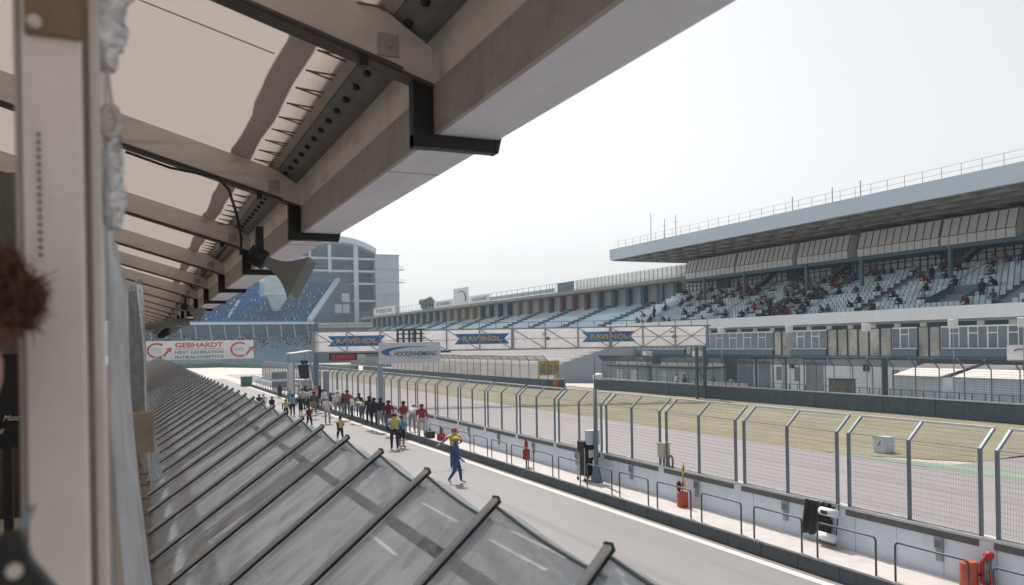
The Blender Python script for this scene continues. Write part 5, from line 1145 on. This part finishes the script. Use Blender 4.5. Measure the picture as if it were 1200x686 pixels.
# ================================================================== PEOPLE
def grow(verts, edges, radii, root=0, sub=1):
    me = bpy.data.meshes.new('skeleton'); me.from_pydata(verts, edges, []); o = bpy.data.objects.new('skeleton', me); COL.objects.link(o)
    o.modifiers.new('skin', 'SKIN'); sv = me.skin_vertices[0].data
    for i, r_ in enumerate(radii):
        sv[i].radius = r_ if isinstance(r_, tuple) else (r_, r_); sv[i].use_root = (i == root)
    s_ = o.modifiers.new('sub', 'SUBSURF'); s_.levels = sub; s_.render_levels = sub
    dg = bpy.context.evaluated_depsgraph_get(); out = bpy.data.meshes.new_from_object(o.evaluated_get(dg)); bpy.data.objects.remove(o); bpy.data.meshes.remove(me)
    return out
def seg_d(p, a, b):
    ab = b - a; t_ = max(0, min(1, (p - a).dot(ab) / max(ab.length_squared, 1e-9))); return (p - a - ab * t_).length
POSES = {}
def make_pose(name, J, fingers=True):
    """J: joint positions; figure faces -Y, about 1.75 m"""
    V = lambda k: Vector(J[k])
    keys = ['pelvis', 'waist', 'chest', 'neck', 'chin', 'crown']
    rad = [(0.125, 0.15), (0.11, 0.135), (0.125, 0.165), (0.058, 0.058), (0.088, 0.08), (0.085, 0.075)]
    verts = [V(k) for k in keys]; edges = [(0, 1), (1, 2), (2, 3), (3, 4), (4, 5)]; segs = [('bottom', 0, 1), ('top', 1, 2), ('top', 2, 3), ('skin', 3, 4), ('skin', 4, 5)]
    for s_ in ('L', 'R'):
        b0 = len(verts); verts += [V('sh' + s_), V('el' + s_), V('wr' + s_), V('ha' + s_)]; rad += [0.062, 0.045, 0.032, (0.042, 0.026)]
        edges += [(2, b0), (b0, b0 + 1), (b0 + 1, b0 + 2), (b0 + 2, b0 + 3)]; segs += [('top', 2, b0), ('top', b0, b0 + 1), ('sleeve', b0 + 1, b0 + 2), ('skin', b0 + 2, b0 + 3)]
        b1 = len(verts); verts += [V('hp' + s_), V('kn' + s_), V('an' + s_), V('to' + s_)]; rad += [0.095, 0.064, 0.044, 0.04]
        edges += [(0, b1), (b1, b1 + 1), (b1 + 1, b1 + 2), (b1 + 2, b1 + 3)]; segs += [('bottom', 0, b1), ('bottom', b1, b1 + 1), ('shin', b1 + 1, b1 + 2), ('shoe', b1 + 2, b1 + 3)]
    me = grow([tuple(v) for v in verts], edges, rad)
    lab = {'skin': 0, 'top': 1, 'sleeve': 2, 'bottom': 3, 'shin': 4, 'shoe': 5}
    mb = MB(); mb.v = [tuple(v.co) for v in me.vertices]
    torso = []
    for p in me.polygons:
        c = p.center; best = min(segs, key=lambda s_: seg_d(c, verts[s_[1]], verts[s_[2]]) - (0.05 if s_[0] in ('top',) and s_[1] in (1, 2) else 0)); mb.f.append(tuple(p.vertices)); mb.mi.append(lab[best[0]])
        if best[0] == 'top' and best[1] in (1, 2): torso.append((tuple(p.vertices), p.index))
    nrm = [v.normal.copy() for v in me.vertices]
    hc = V('chin').lerp(V('crown'), 0.55); fd = Vector(J.get('face', (0, -1, 0))).normalized(); sd_ = fd.cross(Vector((0, 0, 1))).normalized(); hu = sd_.cross(fd)
    mb.ball(hc + fd * 0.085 - hu * 0.015, (0.014, 0.018, 0.02), 0, 6, 4)                  # nose
    for q in (-1, 1):
        mb.ball(hc + fd * 0.072 + sd_ * 0.032 * q + hu * 0.012, 0.011, 6, 6, 4); mb.ball(hc + sd_ * 0.083 * q, (0.014, 0.022, 0.03), 0, 6, 4)
    mb.ball(hc + fd * 0.072 - hu * 0.055, (0.022, 0.012, 0.006), 7, 6, 4)
    if fingers:
        for s_ in ('L', 'R'):
            w_, h_ = V('wr' + s_), V('ha' + s_); d = (h_ - w_).normalized(); sp_ = d.cross(Vector((1, 0, 0)) if abs(d.x) < 0.8 else Vector((0, 0, 1))).normalized(); cu = d.cross(sp_).normalized()
            if cu.y > 0 and abs(d.z) > 0.5: pass
            for k, (off, ln) in enumerate(((-0.03, 0.075), (-0.01, 0.085), (0.01, 0.08), (0.03, 0.062))):
                p0 = h_ + sp_ * off - d * 0.01; mb.tube([p0, p0 + d * ln * 0.5 + cu * 0.006, p0 + d * ln * 0.85 + cu * 0.022], [0.0095, 0.009, 0.007], 5, 0)
            p0 = h_ - sp_ * 0.03 - d * 0.045; mb.tube([p0, p0 - sp_ * 0.03 + d * 0.03, p0 - sp_ * 0.035 + d * 0.06], [0.011, 0.01, 0.008], 5, 0)
    body = mb.mesh('body', [SKIN, CL['white'], CL['white'], CL['navy'], CL['navy'], SHOE, HAIR['dark'], mat('lips', (0.3, 0.1, 0.08), 0.6, 0.05, 9)], True)
    # hair, cap, vest
    hm = MB(); rows = 6; n = 12; vs_ = []
    for j in range(rows + 1):
        th_ = R(112) * j / rows
        for k in range(n):
            a_ = 6.283 * k / n; d = hu * math.cos(th_) + (sd_ * math.cos(a_) + fd * math.sin(a_)) * math.sin(th_)
            if d.dot(fd) > 0.35 and th_ > R(62): d = (d - fd * 0.0); rr = 0.086
            else: rr = 0.106
            vs_.append(hc + Vector((d.x * rr, d.y * rr, d.z * rr * 1.12)) - fd * 0.012 + hu * 0.014)
    hm.add(vs_, [(j * n + k, (j + 1) * n + k, (j + 1) * n + (k + 1) % n, j * n + (k + 1) % n) for j in range(rows) for k in range(n)])
    hair = hm.mesh('hair', [HAIR['brown']], True)
    cm_ = MB(); vs_ = []; rows = 4
    for j in range(rows + 1):
        th_ = R(84) * j / rows
        for k in range(n):
            a_ = 6.283 * k / n; d = hu * math.cos(th_) + (sd_ * math.cos(a_) + fd * math.sin(a_)) * math.sin(th_); vs_.append(hc + d * 0.114 + hu * 0.03)
    cm_.add(vs_, [(j * n + k, (j + 1) * n + k, (j + 1) * n + (k + 1) % n, j * n + (k + 1) % n) for j in range(rows) for k in range(n)])
    q = hc + hu * 0.04 + fd * 0.1; cm_.prism([q - sd_ * 0.07, q + sd_ * 0.07, q + sd_ * 0.05 + fd * 0.075 - hu * 0.012, q - sd_ * 0.05 + fd * 0.075 - hu * 0.012], hu * 0.012); cap = cm_.mesh('cap', [CL['red']], True)
    vm = MB(); used = {}
    for f_, _ in torso:
        ids = []
        for i in f_:
            if i not in used: used[i] = len(vm.v); vm.v.append(tuple(Vector(mb.v[i]) + nrm[i] * 0.014))
            ids.append(used[i])
        vm.f.append(tuple(ids)); vm.mi.append(0)
    vest = vm.mesh('vest', [CL['yellow']], True)
    POSES[name] = dict(body=body, hair=hair, cap=cap, vest=vest)
base = dict(pelvis=(0, 0, 0.95), waist=(0, 0, 1.12), chest=(0, 0.01, 1.33), neck=(0, 0.015, 1.49), chin=(0, -0.01, 1.58), crown=(0, 0.0, 1.68),
            shL=(0.185, 0.01, 1.41), elL=(0.235, 0.03, 1.13), wrL=(0.235, -0.05, 0.89), haL=(0.23, -0.08, 0.81), shR=(-0.185, 0.01, 1.41), elR=(-0.235, 0.03, 1.13), wrR=(-0.235, -0.05, 0.89), haR=(-0.23, -0.08, 0.81),
            hpL=(0.09, 0, 0.9), knL=(0.105, -0.01, 0.5), anL=(0.11, 0.03, 0.1), toL=(0.12, -0.13, 0.042), hpR=(-0.09, 0, 0.9), knR=(-0.105, -0.01, 0.5), anR=(-0.11, 0.03, 0.1), toR=(-0.12, -0.13, 0.042))
def P(**kw): d = dict(base); d.update(kw); return d
make_pose('stand', base)
make_pose('walk', P(knL=(0.1, -0.1, 0.5), anL=(0.1, -0.13, 0.1), toL=(0.1, -0.29, 0.045), knR=(-0.1, 0.03, 0.5), anR=(-0.1, 0.23, 0.15), toR=(-0.1, 0.13, 0.045), elL=(0.235, 0.12, 1.15), wrL=(0.23, 0.12, 0.9), haL=(0.23, 0.1, 0.82), elR=(-0.235, -0.05, 1.14), wrR=(-0.22, -0.2, 0.95), haR=(-0.21, -0.26, 0.9)))
make_pose('fold', P(elL=(0.25, -0.06, 1.16), wrL=(0.06, -0.2, 1.15), haL=(-0.02, -0.22, 1.16), elR=(-0.25, -0.06, 1.16), wrR=(-0.06, -0.19, 1.12), haR=(0.02, -0.2, 1.1)))
make_pose('point', P(elR=(-0.35, -0.14, 1.24), wrR=(-0.55, -0.28, 1.1), haR=(-0.62, -0.34, 1.06), elL=(0.24, -0.1, 1.15), wrL=(0.1, -0.3, 1.1), haL=(0.03, -0.36, 1.1)))
make_pose('lean', P(waist=(0, -0.06, 1.11), chest=(0, -0.24, 1.26), neck=(0, -0.37, 1.36), chin=(0, -0.45, 1.42), crown=(0, -0.5, 1.5), shL=(0.185, -0.28, 1.31), shR=(-0.185, -0.28, 1.31), elL=(0.25, -0.42, 1.08), elR=(-0.25, -0.42, 1.08), wrL=(0.16, -0.58, 1.0), wrR=(-0.16, -0.58, 1.0), haL=(0.1, -0.64, 0.98), haR=(-0.1, -0.64, 0.98), face=(0, -0.9, -0.35)))
make_pose('photo', P(elL=(0.26, -0.12, 1.28), wrL=(0.12, -0.2, 1.5), haL=(0.06, -0.2, 1.57), elR=(-0.26, -0.12, 1.28), wrR=(-0.12, -0.2, 1.5), haR=(-0.06, -0.2, 1.57)))
sit = dict(pelvis=(0, 0.0, 0.53), waist=(0, 0.02, 0.69), chest=(0, 0.0, 0.9), neck=(0, -0.02, 1.06), chin=(0, -0.05, 1.14), crown=(0, -0.04, 1.24), shL=(0.185, 0, 0.98), shR=(-0.185, 0, 0.98), elL=(0.24, -0.08, 0.72), elR=(-0.24, -0.08, 0.72), wrL=(0.14, -0.3, 0.64), wrR=(-0.14, -0.3, 0.64), haL=(0.1, -0.37, 0.63), haR=(-0.1, -0.37, 0.63),
           hpL=(0.1, -0.06, 0.52), hpR=(-0.1, -0.06, 0.52), knL=(0.13, -0.43, 0.53), knR=(-0.13, -0.43, 0.53), anL=(0.13, -0.4, 0.1), anR=(-0.13, -0.4, 0.1), toL=(0.14, -0.55, 0.042), toR=(-0.14, -0.55, 0.042))
make_pose('sit', sit, False)
s2 = dict(sit); s2.update(waist=(0, -0.03, 0.69), chest=(0, -0.17, 0.86), neck=(0, -0.28, 0.99), chin=(0, -0.35, 1.06), crown=(0, -0.39, 1.15), shL=(0.185, -0.19, 0.92), shR=(-0.185, -0.19, 0.92), elL=(0.22, -0.36, 0.66), elR=(-0.22, -0.36, 0.66), wrL=(0.08, -0.5, 0.72), wrR=(-0.08, -0.5, 0.72), haL=(0.03, -0.53, 0.78), haR=(-0.03, -0.53, 0.78)); make_pose('sit_lean', s2, False)

def person(pose, loc, rz, label, top, bottom, sleeve=None, shin=None, shoe=None, hair='brown', cap=None, vest=None, scale=1.0, group=None):
    """rz: 0 faces the camera side (-Y)"""
    d = POSES[pose]; o = link('person', d['body']); o.location = loc; o.rotation_euler = (0, 0, rz); o.scale = (scale * 1.27, scale * 1.22, scale)
    ms = [SKIN, CL[top], CL[sleeve] if sleeve and sleeve != 'skin' else (SKIN if sleeve == 'skin' else CL[top]), CL[bottom], SKIN if shin == 'skin' else CL[bottom], shoe or SHOE]
    for i, m_ in enumerate(ms): o.material_slots[i].link = 'OBJECT'; o.material_slots[i].material = m_
    def child(nm, m_):
        c = link(nm, d[nm], o); c.material_slots[0].link = 'OBJECT'; c.material_slots[0].material = m_; return c
    child('hair', HAIR[hair])
    if cap: child('cap', CL[cap])
    if vest: child('vest', CL[vest])
    return tag(o, label, 'person', group)
def foot(px, py, z=0.0): return atZ(px, py, z)
def hgt(px, yf, yt, z=0.0): # standing height from survey marks
    p = atZ(px, yf, z); q = atY(px, yt, p.y); return (q.z - z) / 1.76
PL = 'people walking on the pit lane'; PW = 'people crowded on the walkway'
# --- on the pit lane
def pl(pose, px, yf, yt, rz, label, top, bottom, z=0.0, group=PL, **kw):
    s_ = max(0.82, min(1.12, hgt(px, yf, yt, z))); return person(pose, foot(px, yf, z), rz, label, top, bottom, scale=s_, group=group, **kw)
pl('walk', 535, 567, 512, R(60), 'marshal in bright blue overalls striding across the pit lane', 'blue', 'blue', hair='fair', cap='yellow', shoe=SHOEW)
p_ = pl('point', 533, 548, 502, R(-15), 'marshal in red cap and yellow vest stretching one arm out', 'blue', 'blue', vest='yellow', cap='red')
pl('stand', 462.5, 527, 484, R(170), 'marshal in yellow and blue vest seen from behind, navy trousers', 'lightblue', 'navy', vest='yellow', cap='red', sleeve='navy')
pl('fold', 471, 525, 487, R(120), 'person in turquoise top and dark shorts next to the yellow vest', 'cyan', 'black', shin='skin', sleeve='skin', hair='brown')
pl('walk', 399, 519, 490, R(200), 'marshal in black with yellow bib walking past the glass canopy', 'black', 'black', vest='yellow', hair='dark')
pl('stand', 384, 497, 466, R(150), 'man in pale shirt and light grey shorts on the pit lane', 'white', 'lightgrey', sleeve='skin', shin='skin', hair='grey')
pl('walk', 362.5, 502, 477, R(30), 'person in dark red top and black trousers walking toward the camera', 'darkred', 'black', hair='dark')
pl('walk', 352.5, 487, 464, R(160), 'woman in black dress walking near the starter platform', 'black', 'black', shin='skin', hair='dark')
pl('stand', 343, 488, 462, R(200), 'man in light blue shirt and dark trousers by the starter steps', 'lightblue', 'navy', hair='dark')
pl('stand', 335.4, 491, 469, R(170), 'marshal in yellow bib beyond the canopy edge', 'black', 'navy', vest='yellow', hair='dark')
pl('walk', 319, 487, 465, R(20), 'burly man in black T-shirt beyond the canopy edge', 'black', 'grey', sleeve='skin', hair='dark')
pl('stand', 309, 482, 464, R(180), 'person in white shirt farthest along the pit lane', 'white', 'grey', hair='grey')
pl('walk', 304, 483, 467, R(0), 'person in dark jacket farthest along the pit lane', 'navy', 'black', hair='dark')
pl('stand', 340, 478, 458, R(180), 'man in sky blue T-shirt at the foot of the starter platform', 'lightblue', 'denim', z=0.32, sleeve='skin', hair='grey')
# --- on the walkway behind the hoops
W = 0.32
def pw_(pose, px, yf, yt, rz, label, top, bottom, **kw): return pl(pose, px, yf, yt, rz, label, top, bottom, z=W, group=PW, **kw)
pw_('stand', 494.5, 511, 473.5, R(-20), 'man in bright red polo shirt and pale trousers beside the black bag', 'red', 'lightgrey', sleeve='skin', hair='brown')
pw_('fold', 473, 507, 470, R(200), 'man in red shirt leaning at the fence behind the turquoise top', 'red', 'lightgrey', hair='dark')
pw_('lean', 483, 506, 471, R(150), 'person in pale grey jacket bending at the fence', 'lightgrey', 'grey', hair='grey')
pw_('stand', 455.5, 505, 469, R(190), 'person in dark red hooded jacket and jeans facing the track', 'darkred', 'denim', hair='dark')
pw_('stand', 446, 501, 466, R(200), 'person in black jacket with raised collar facing the track', 'black', 'grey', hair='dark')
pw_('fold', 438.5, 500, 466, R(170), 'person in navy sweater and black trousers at the rail', 'navy', 'black', hair='dark')
pw_('stand', 433, 498, 464, R(190), 'slim person in black standing before the sign post', 'black', 'black', hair='dark')
cr = [('stand', 421, 488.5, 461, 'black', 'denim', 'black capped person in the middle of the walkway crowd', 'dark', 'black'),
      ('lean', 424, 492, 465, 'beige', 'denim', 'person in beige shirt bending over the rail in the crowd', 'fair', None),
      ('stand', 412.5, 491, 464, 'white', 'denim', 'person in white T-shirt and jeans leaning by the rail', 'brown', None),
      ('photo', 407, 487, 457, 'red', 'denim', 'person in red top raising a camera in the crowd', 'dark', None),
      ('stand', 402, 488, 461, 'darkred', 'grey', 'person in maroon top in the walkway crowd', 'dark', None),
      ('stand', 396, 488, 458, 'white', 'grey', 'tall man in white shirt standing in the crowd', 'grey', 'white'),
      ('stand', 387, 484, 461, 'navy', 'black', 'person in navy jacket in the far crowd', 'brown', None),
      ('stand', 375, 479, 452, 'black', 'navy', 'person in black and white top at the fence end of the crowd', 'dark', None),
      ('photo', 370, 481, 453, 'pink', 'black', 'person in pink top photographing from the crowd', 'fair', None),
      ('stand', 364, 482, 455, 'white', 'black', 'man in white shirt and black trousers by the gantry post', 'dark', None),
      ('stand', 358, 480, 452, 'black', 'black', 'man all in black by the gantry post', 'dark', None),
      ('fold', 355, 482, 455, 'lightgrey', 'denim', 'person in light grey hoodie by the platform steps', 'brown', None),
      ('stand', 380, 482, 456, 'white', 'khaki', 'person in white and khaki in the back of the crowd', 'brown', None),
      ('stand', 368, 486, 459, 'olive', 'khaki', 'person in olive shirt and dark red cap at the rail near the gantry post', 'dark', 'darkred'),
      ('stand', 328, 468, 452, 'darkred', 'black', 'lone distant person in dark red beside the grey shelter', 'dark', None)]
for k, (po, px, yf, yt, tp, bt, lb, hr, cp) in enumerate(cr):
    pw_(po, px, yf, yt, R(150 + (k * 47) % 100), lb, tp, bt, hair=hr, cap=cp)
# bags / folding things in the crowd
b = foot(349, 486, W)
# --- spectators in the roofed stand
pal = ['black', 'navy', 'navy', 'black', 'grey', 'denim', 'black', 'olive', 'darkred', 'navy', 'black', 'beige', 'lightgrey', 'blue', 'red', 'navy', 'black', 'grey', 'darkred']
used = set(); pick = []
random.seed(21)
S_by = {}
for (i, y) in SEATS: S_by.setdefault(i, []).append(y)
def dens(i, y):
    d = 0.055 if y < 50 else 0.08
    if 58 < y < 71: d = 0.4 * math.exp(-((y - 64) / 5.0) ** 2) + 0.1
    if 71 <= y < 90: d = 0.12
    if i in (8, 9, 10, 11) and y > 45: d *= 1.35
    return d
for i in range(NR):
    for y in S_by[i]:
        if random.random() < dens(i, y) and 31 < y < 91: pick.append((i, y))
random.shuffle(pick); pick = pick[:215]
NAMES = dict(darkred='dark red', lightgrey='light grey', denim='denim blue', lightblue='light blue')
for i in range(NR):
    row = sorted([p for p in pick if p[0] == i], key=lambda p: -p[1])
    for k, (ii, y) in enumerate(row):
        tp = random.choice(pal); x0, z0 = tier(i); po = random.choice(('sit', 'sit', 'sit_lean'))
        person(po, (x0 - 0.02, y, z0 - 0.03), R(-90 + random.uniform(-20, 20)), 'spectator in %s, %s from the open end, %s row above the balcony' % (NAMES.get(tp, tp), nth(k), nth(i)), tp, random.choice(('black', 'denim', 'navy', 'grey')), hair=random.choice(('dark', 'brown', 'dark', 'grey', 'fair')), cap=random.choice((None, None, None, 'red', 'black', 'white')), scale=random.uniform(0.94, 1.06), group='spectators seated in the roofed stand')
for k, (px, py, tp, lb) in enumerate(((1154, 352, 'navy', 'person in navy standing among the empty seats beyond the stair well'), (1095, 336, 'black', 'person in black standing beside the stair well'), (769, 374, 'black', 'man in black standing at the open end of the roofed stand'), (868, 339, 'black', 'person in black standing in the upper rows near the open end'), (802, 362, 'red', 'person in red seated alone at the open end of the stand'))):
    best = min(((i, y) for i in range(NR) for y in [atX(px, py, tier(i)[0]).y]), key=lambda q: abs(atX(px, py, tier(q[0])[0]).z - tier(q[0])[1])); x0, z0 = tier(best[0]); yv = min(best[1], 91.8)
    person('stand' if k != 4 else 'sit', (x0 - 0.3, yv, z0), R(-90), lb, tp, 'black', hair='dark')
# paddock people behind the barrier
for k, (px, tp, lb) in enumerate(((793, 'white', 'person in white cap seated in the paddock behind the gantry leg'), (802, 'navy', 'person in navy in the paddock behind the gantry leg'), (836, 'black', 'person in black in the paddock by the pale hoarding'), (857, 'lightblue', 'person in light blue in the paddock by the pale hoarding'))):
    b = atX(px, 450, 50.2); person('stand', (50.2, b.y, 0.03), R(-90), lb, tp, 'black', hair='dark', group='people in the paddock behind the barrier')

# --- person close to the camera, only hair and cheek in view
hc = atY(-46, 382, 1.42)
OX, OY, OZ = hc.x + 0.25, hc.y - 0.92, hc.z - 5.245
fg = grow([(a_ + OX, b_ + OY, c_ + OZ) for a_, b_, c_ in [(-0.62, 0.95, 4.2), (-0.60, 0.95, 4.45), (-0.54, 0.95, 4.8), (-0.38, 0.94, 5.0), (-0.29, 0.93, 5.12), (-0.25, 0.92, 5.26), (-0.72, 0.97, 4.86), (-0.82, 0.92, 4.55), (-0.6, 0.75, 4.45), (-0.43, 0.93, 4.78), (-0.42, 0.85, 4.55), (-0.29, 0.62, 4.78), (-0.63, 0.95, 3.65)]],
          [(0, 1), (1, 2), (2, 3), (3, 4), (4, 5), (2, 6), (6, 7), (7, 8), (2, 9), (9, 10), (10, 11), (0, 12)], [(0.14, 0.16), (0.13, 0.15), (0.13, 0.15), 0.06, 0.085, 0.09, 0.07, 0.05, 0.035, 0.06, 0.045, 0.03, 0.13], 0, 2)
for p in fg.polygons: p.use_smooth = True; p.material_index = 1 if p.center.z < 4.93 + OZ and not (p.center.x > -0.36 + OX and p.center.y < 0.76 + OY) else 0
fg.materials.append(SKIN); fg.materials.append(CL['black'])
o = link('person', fg); tag(o, 'person in black with curly brown hair, head close before the pale column', 'person')
g = MB(); rnd = random.Random(3)
for _ in range(20000):
    d = Vector((rnd.gauss(0, 1), rnd.gauss(0, 1), rnd.gauss(0, 1) + 0.35)).normalized(); rr = 0.08 + 0.022 * rnd.random() ** 2 + 0.012 * math.sin(9 * d.x) * math.sin(8 * d.z)
    if d.z < -0.35: continue
    p0 = hc + Vector((0, 0, 0.03)) + d * 0.07; p1 = hc + Vector((0, 0, 0.03)) + d * rr + Vector((rnd.gauss(0, 0.006), rnd.gauss(0, 0.006), rnd.gauss(0, 0.006))); p2 = p1 + Vector((rnd.gauss(0, 0.01), rnd.gauss(0, 0.01), rnd.gauss(-0.004, 0.01)))
    g.tube([p0, p1, p2], [0.0013, 0.0012, 0.0006], 3, cap=False)
g.ball(hc + Vector((0, 0, 0.03)), (0.084, 0.09, 0.084), 0, 14, 10); g.build('hair', mat('curly hair', (0.12, 0.06, 0.038), 0.7, 0.5, 25), o)
# camera on a strap held by that person
CY = 1.08; cpos = atY(20, 672, CY); t = thing('photo_camera', cpos, 'black compact camera with pale round dial at the foot of the pale column', 'camera')
MB().prism([(cpos.x - 0.06, CY, cpos.z - 0.045), (cpos.x + 0.05, CY, cpos.z - 0.045), (cpos.x + 0.012, CY, cpos.z + 0.012), (cpos.x + 0.004, CY, cpos.z + 0.045), (cpos.x - 0.012, CY, cpos.z + 0.045), (cpos.x - 0.06, CY, cpos.z + 0.02)], (0, 0.035, 0)).build('camera_body', black_m, t, bevel=0.006)
MB().tube([(cpos.x - 0.002, CY - 0.008, cpos.z + 0.004), (cpos.x - 0.002, CY + 0.002, cpos.z + 0.004)], 0.0085, 16).build('dial', mat('pale dial', (0.6, 0.55, 0.5), 0.4, 0.1, 9), t)
MB().prism([(cpos.x - 0.002, CY + 0.008, cpos.z + 0.047), (cpos.x + 0.008, CY + 0.008, cpos.z + 0.047), (cpos.x + 0.02, CY + 0.008, cpos.z + 0.075), (cpos.x + 0.006, CY + 0.008, cpos.z + 0.068)], (0, 0.02, 0)).build('blue_reflection', mat('bluish reflection tone', (0.2, 0.27, 0.34), 0.15, 0.1, 9), t, bevel=0.004)  # small blue piece added to imitate a reflection on the camera
for o in bpy.data.objects:
    if '_world' in o: del o['_world']
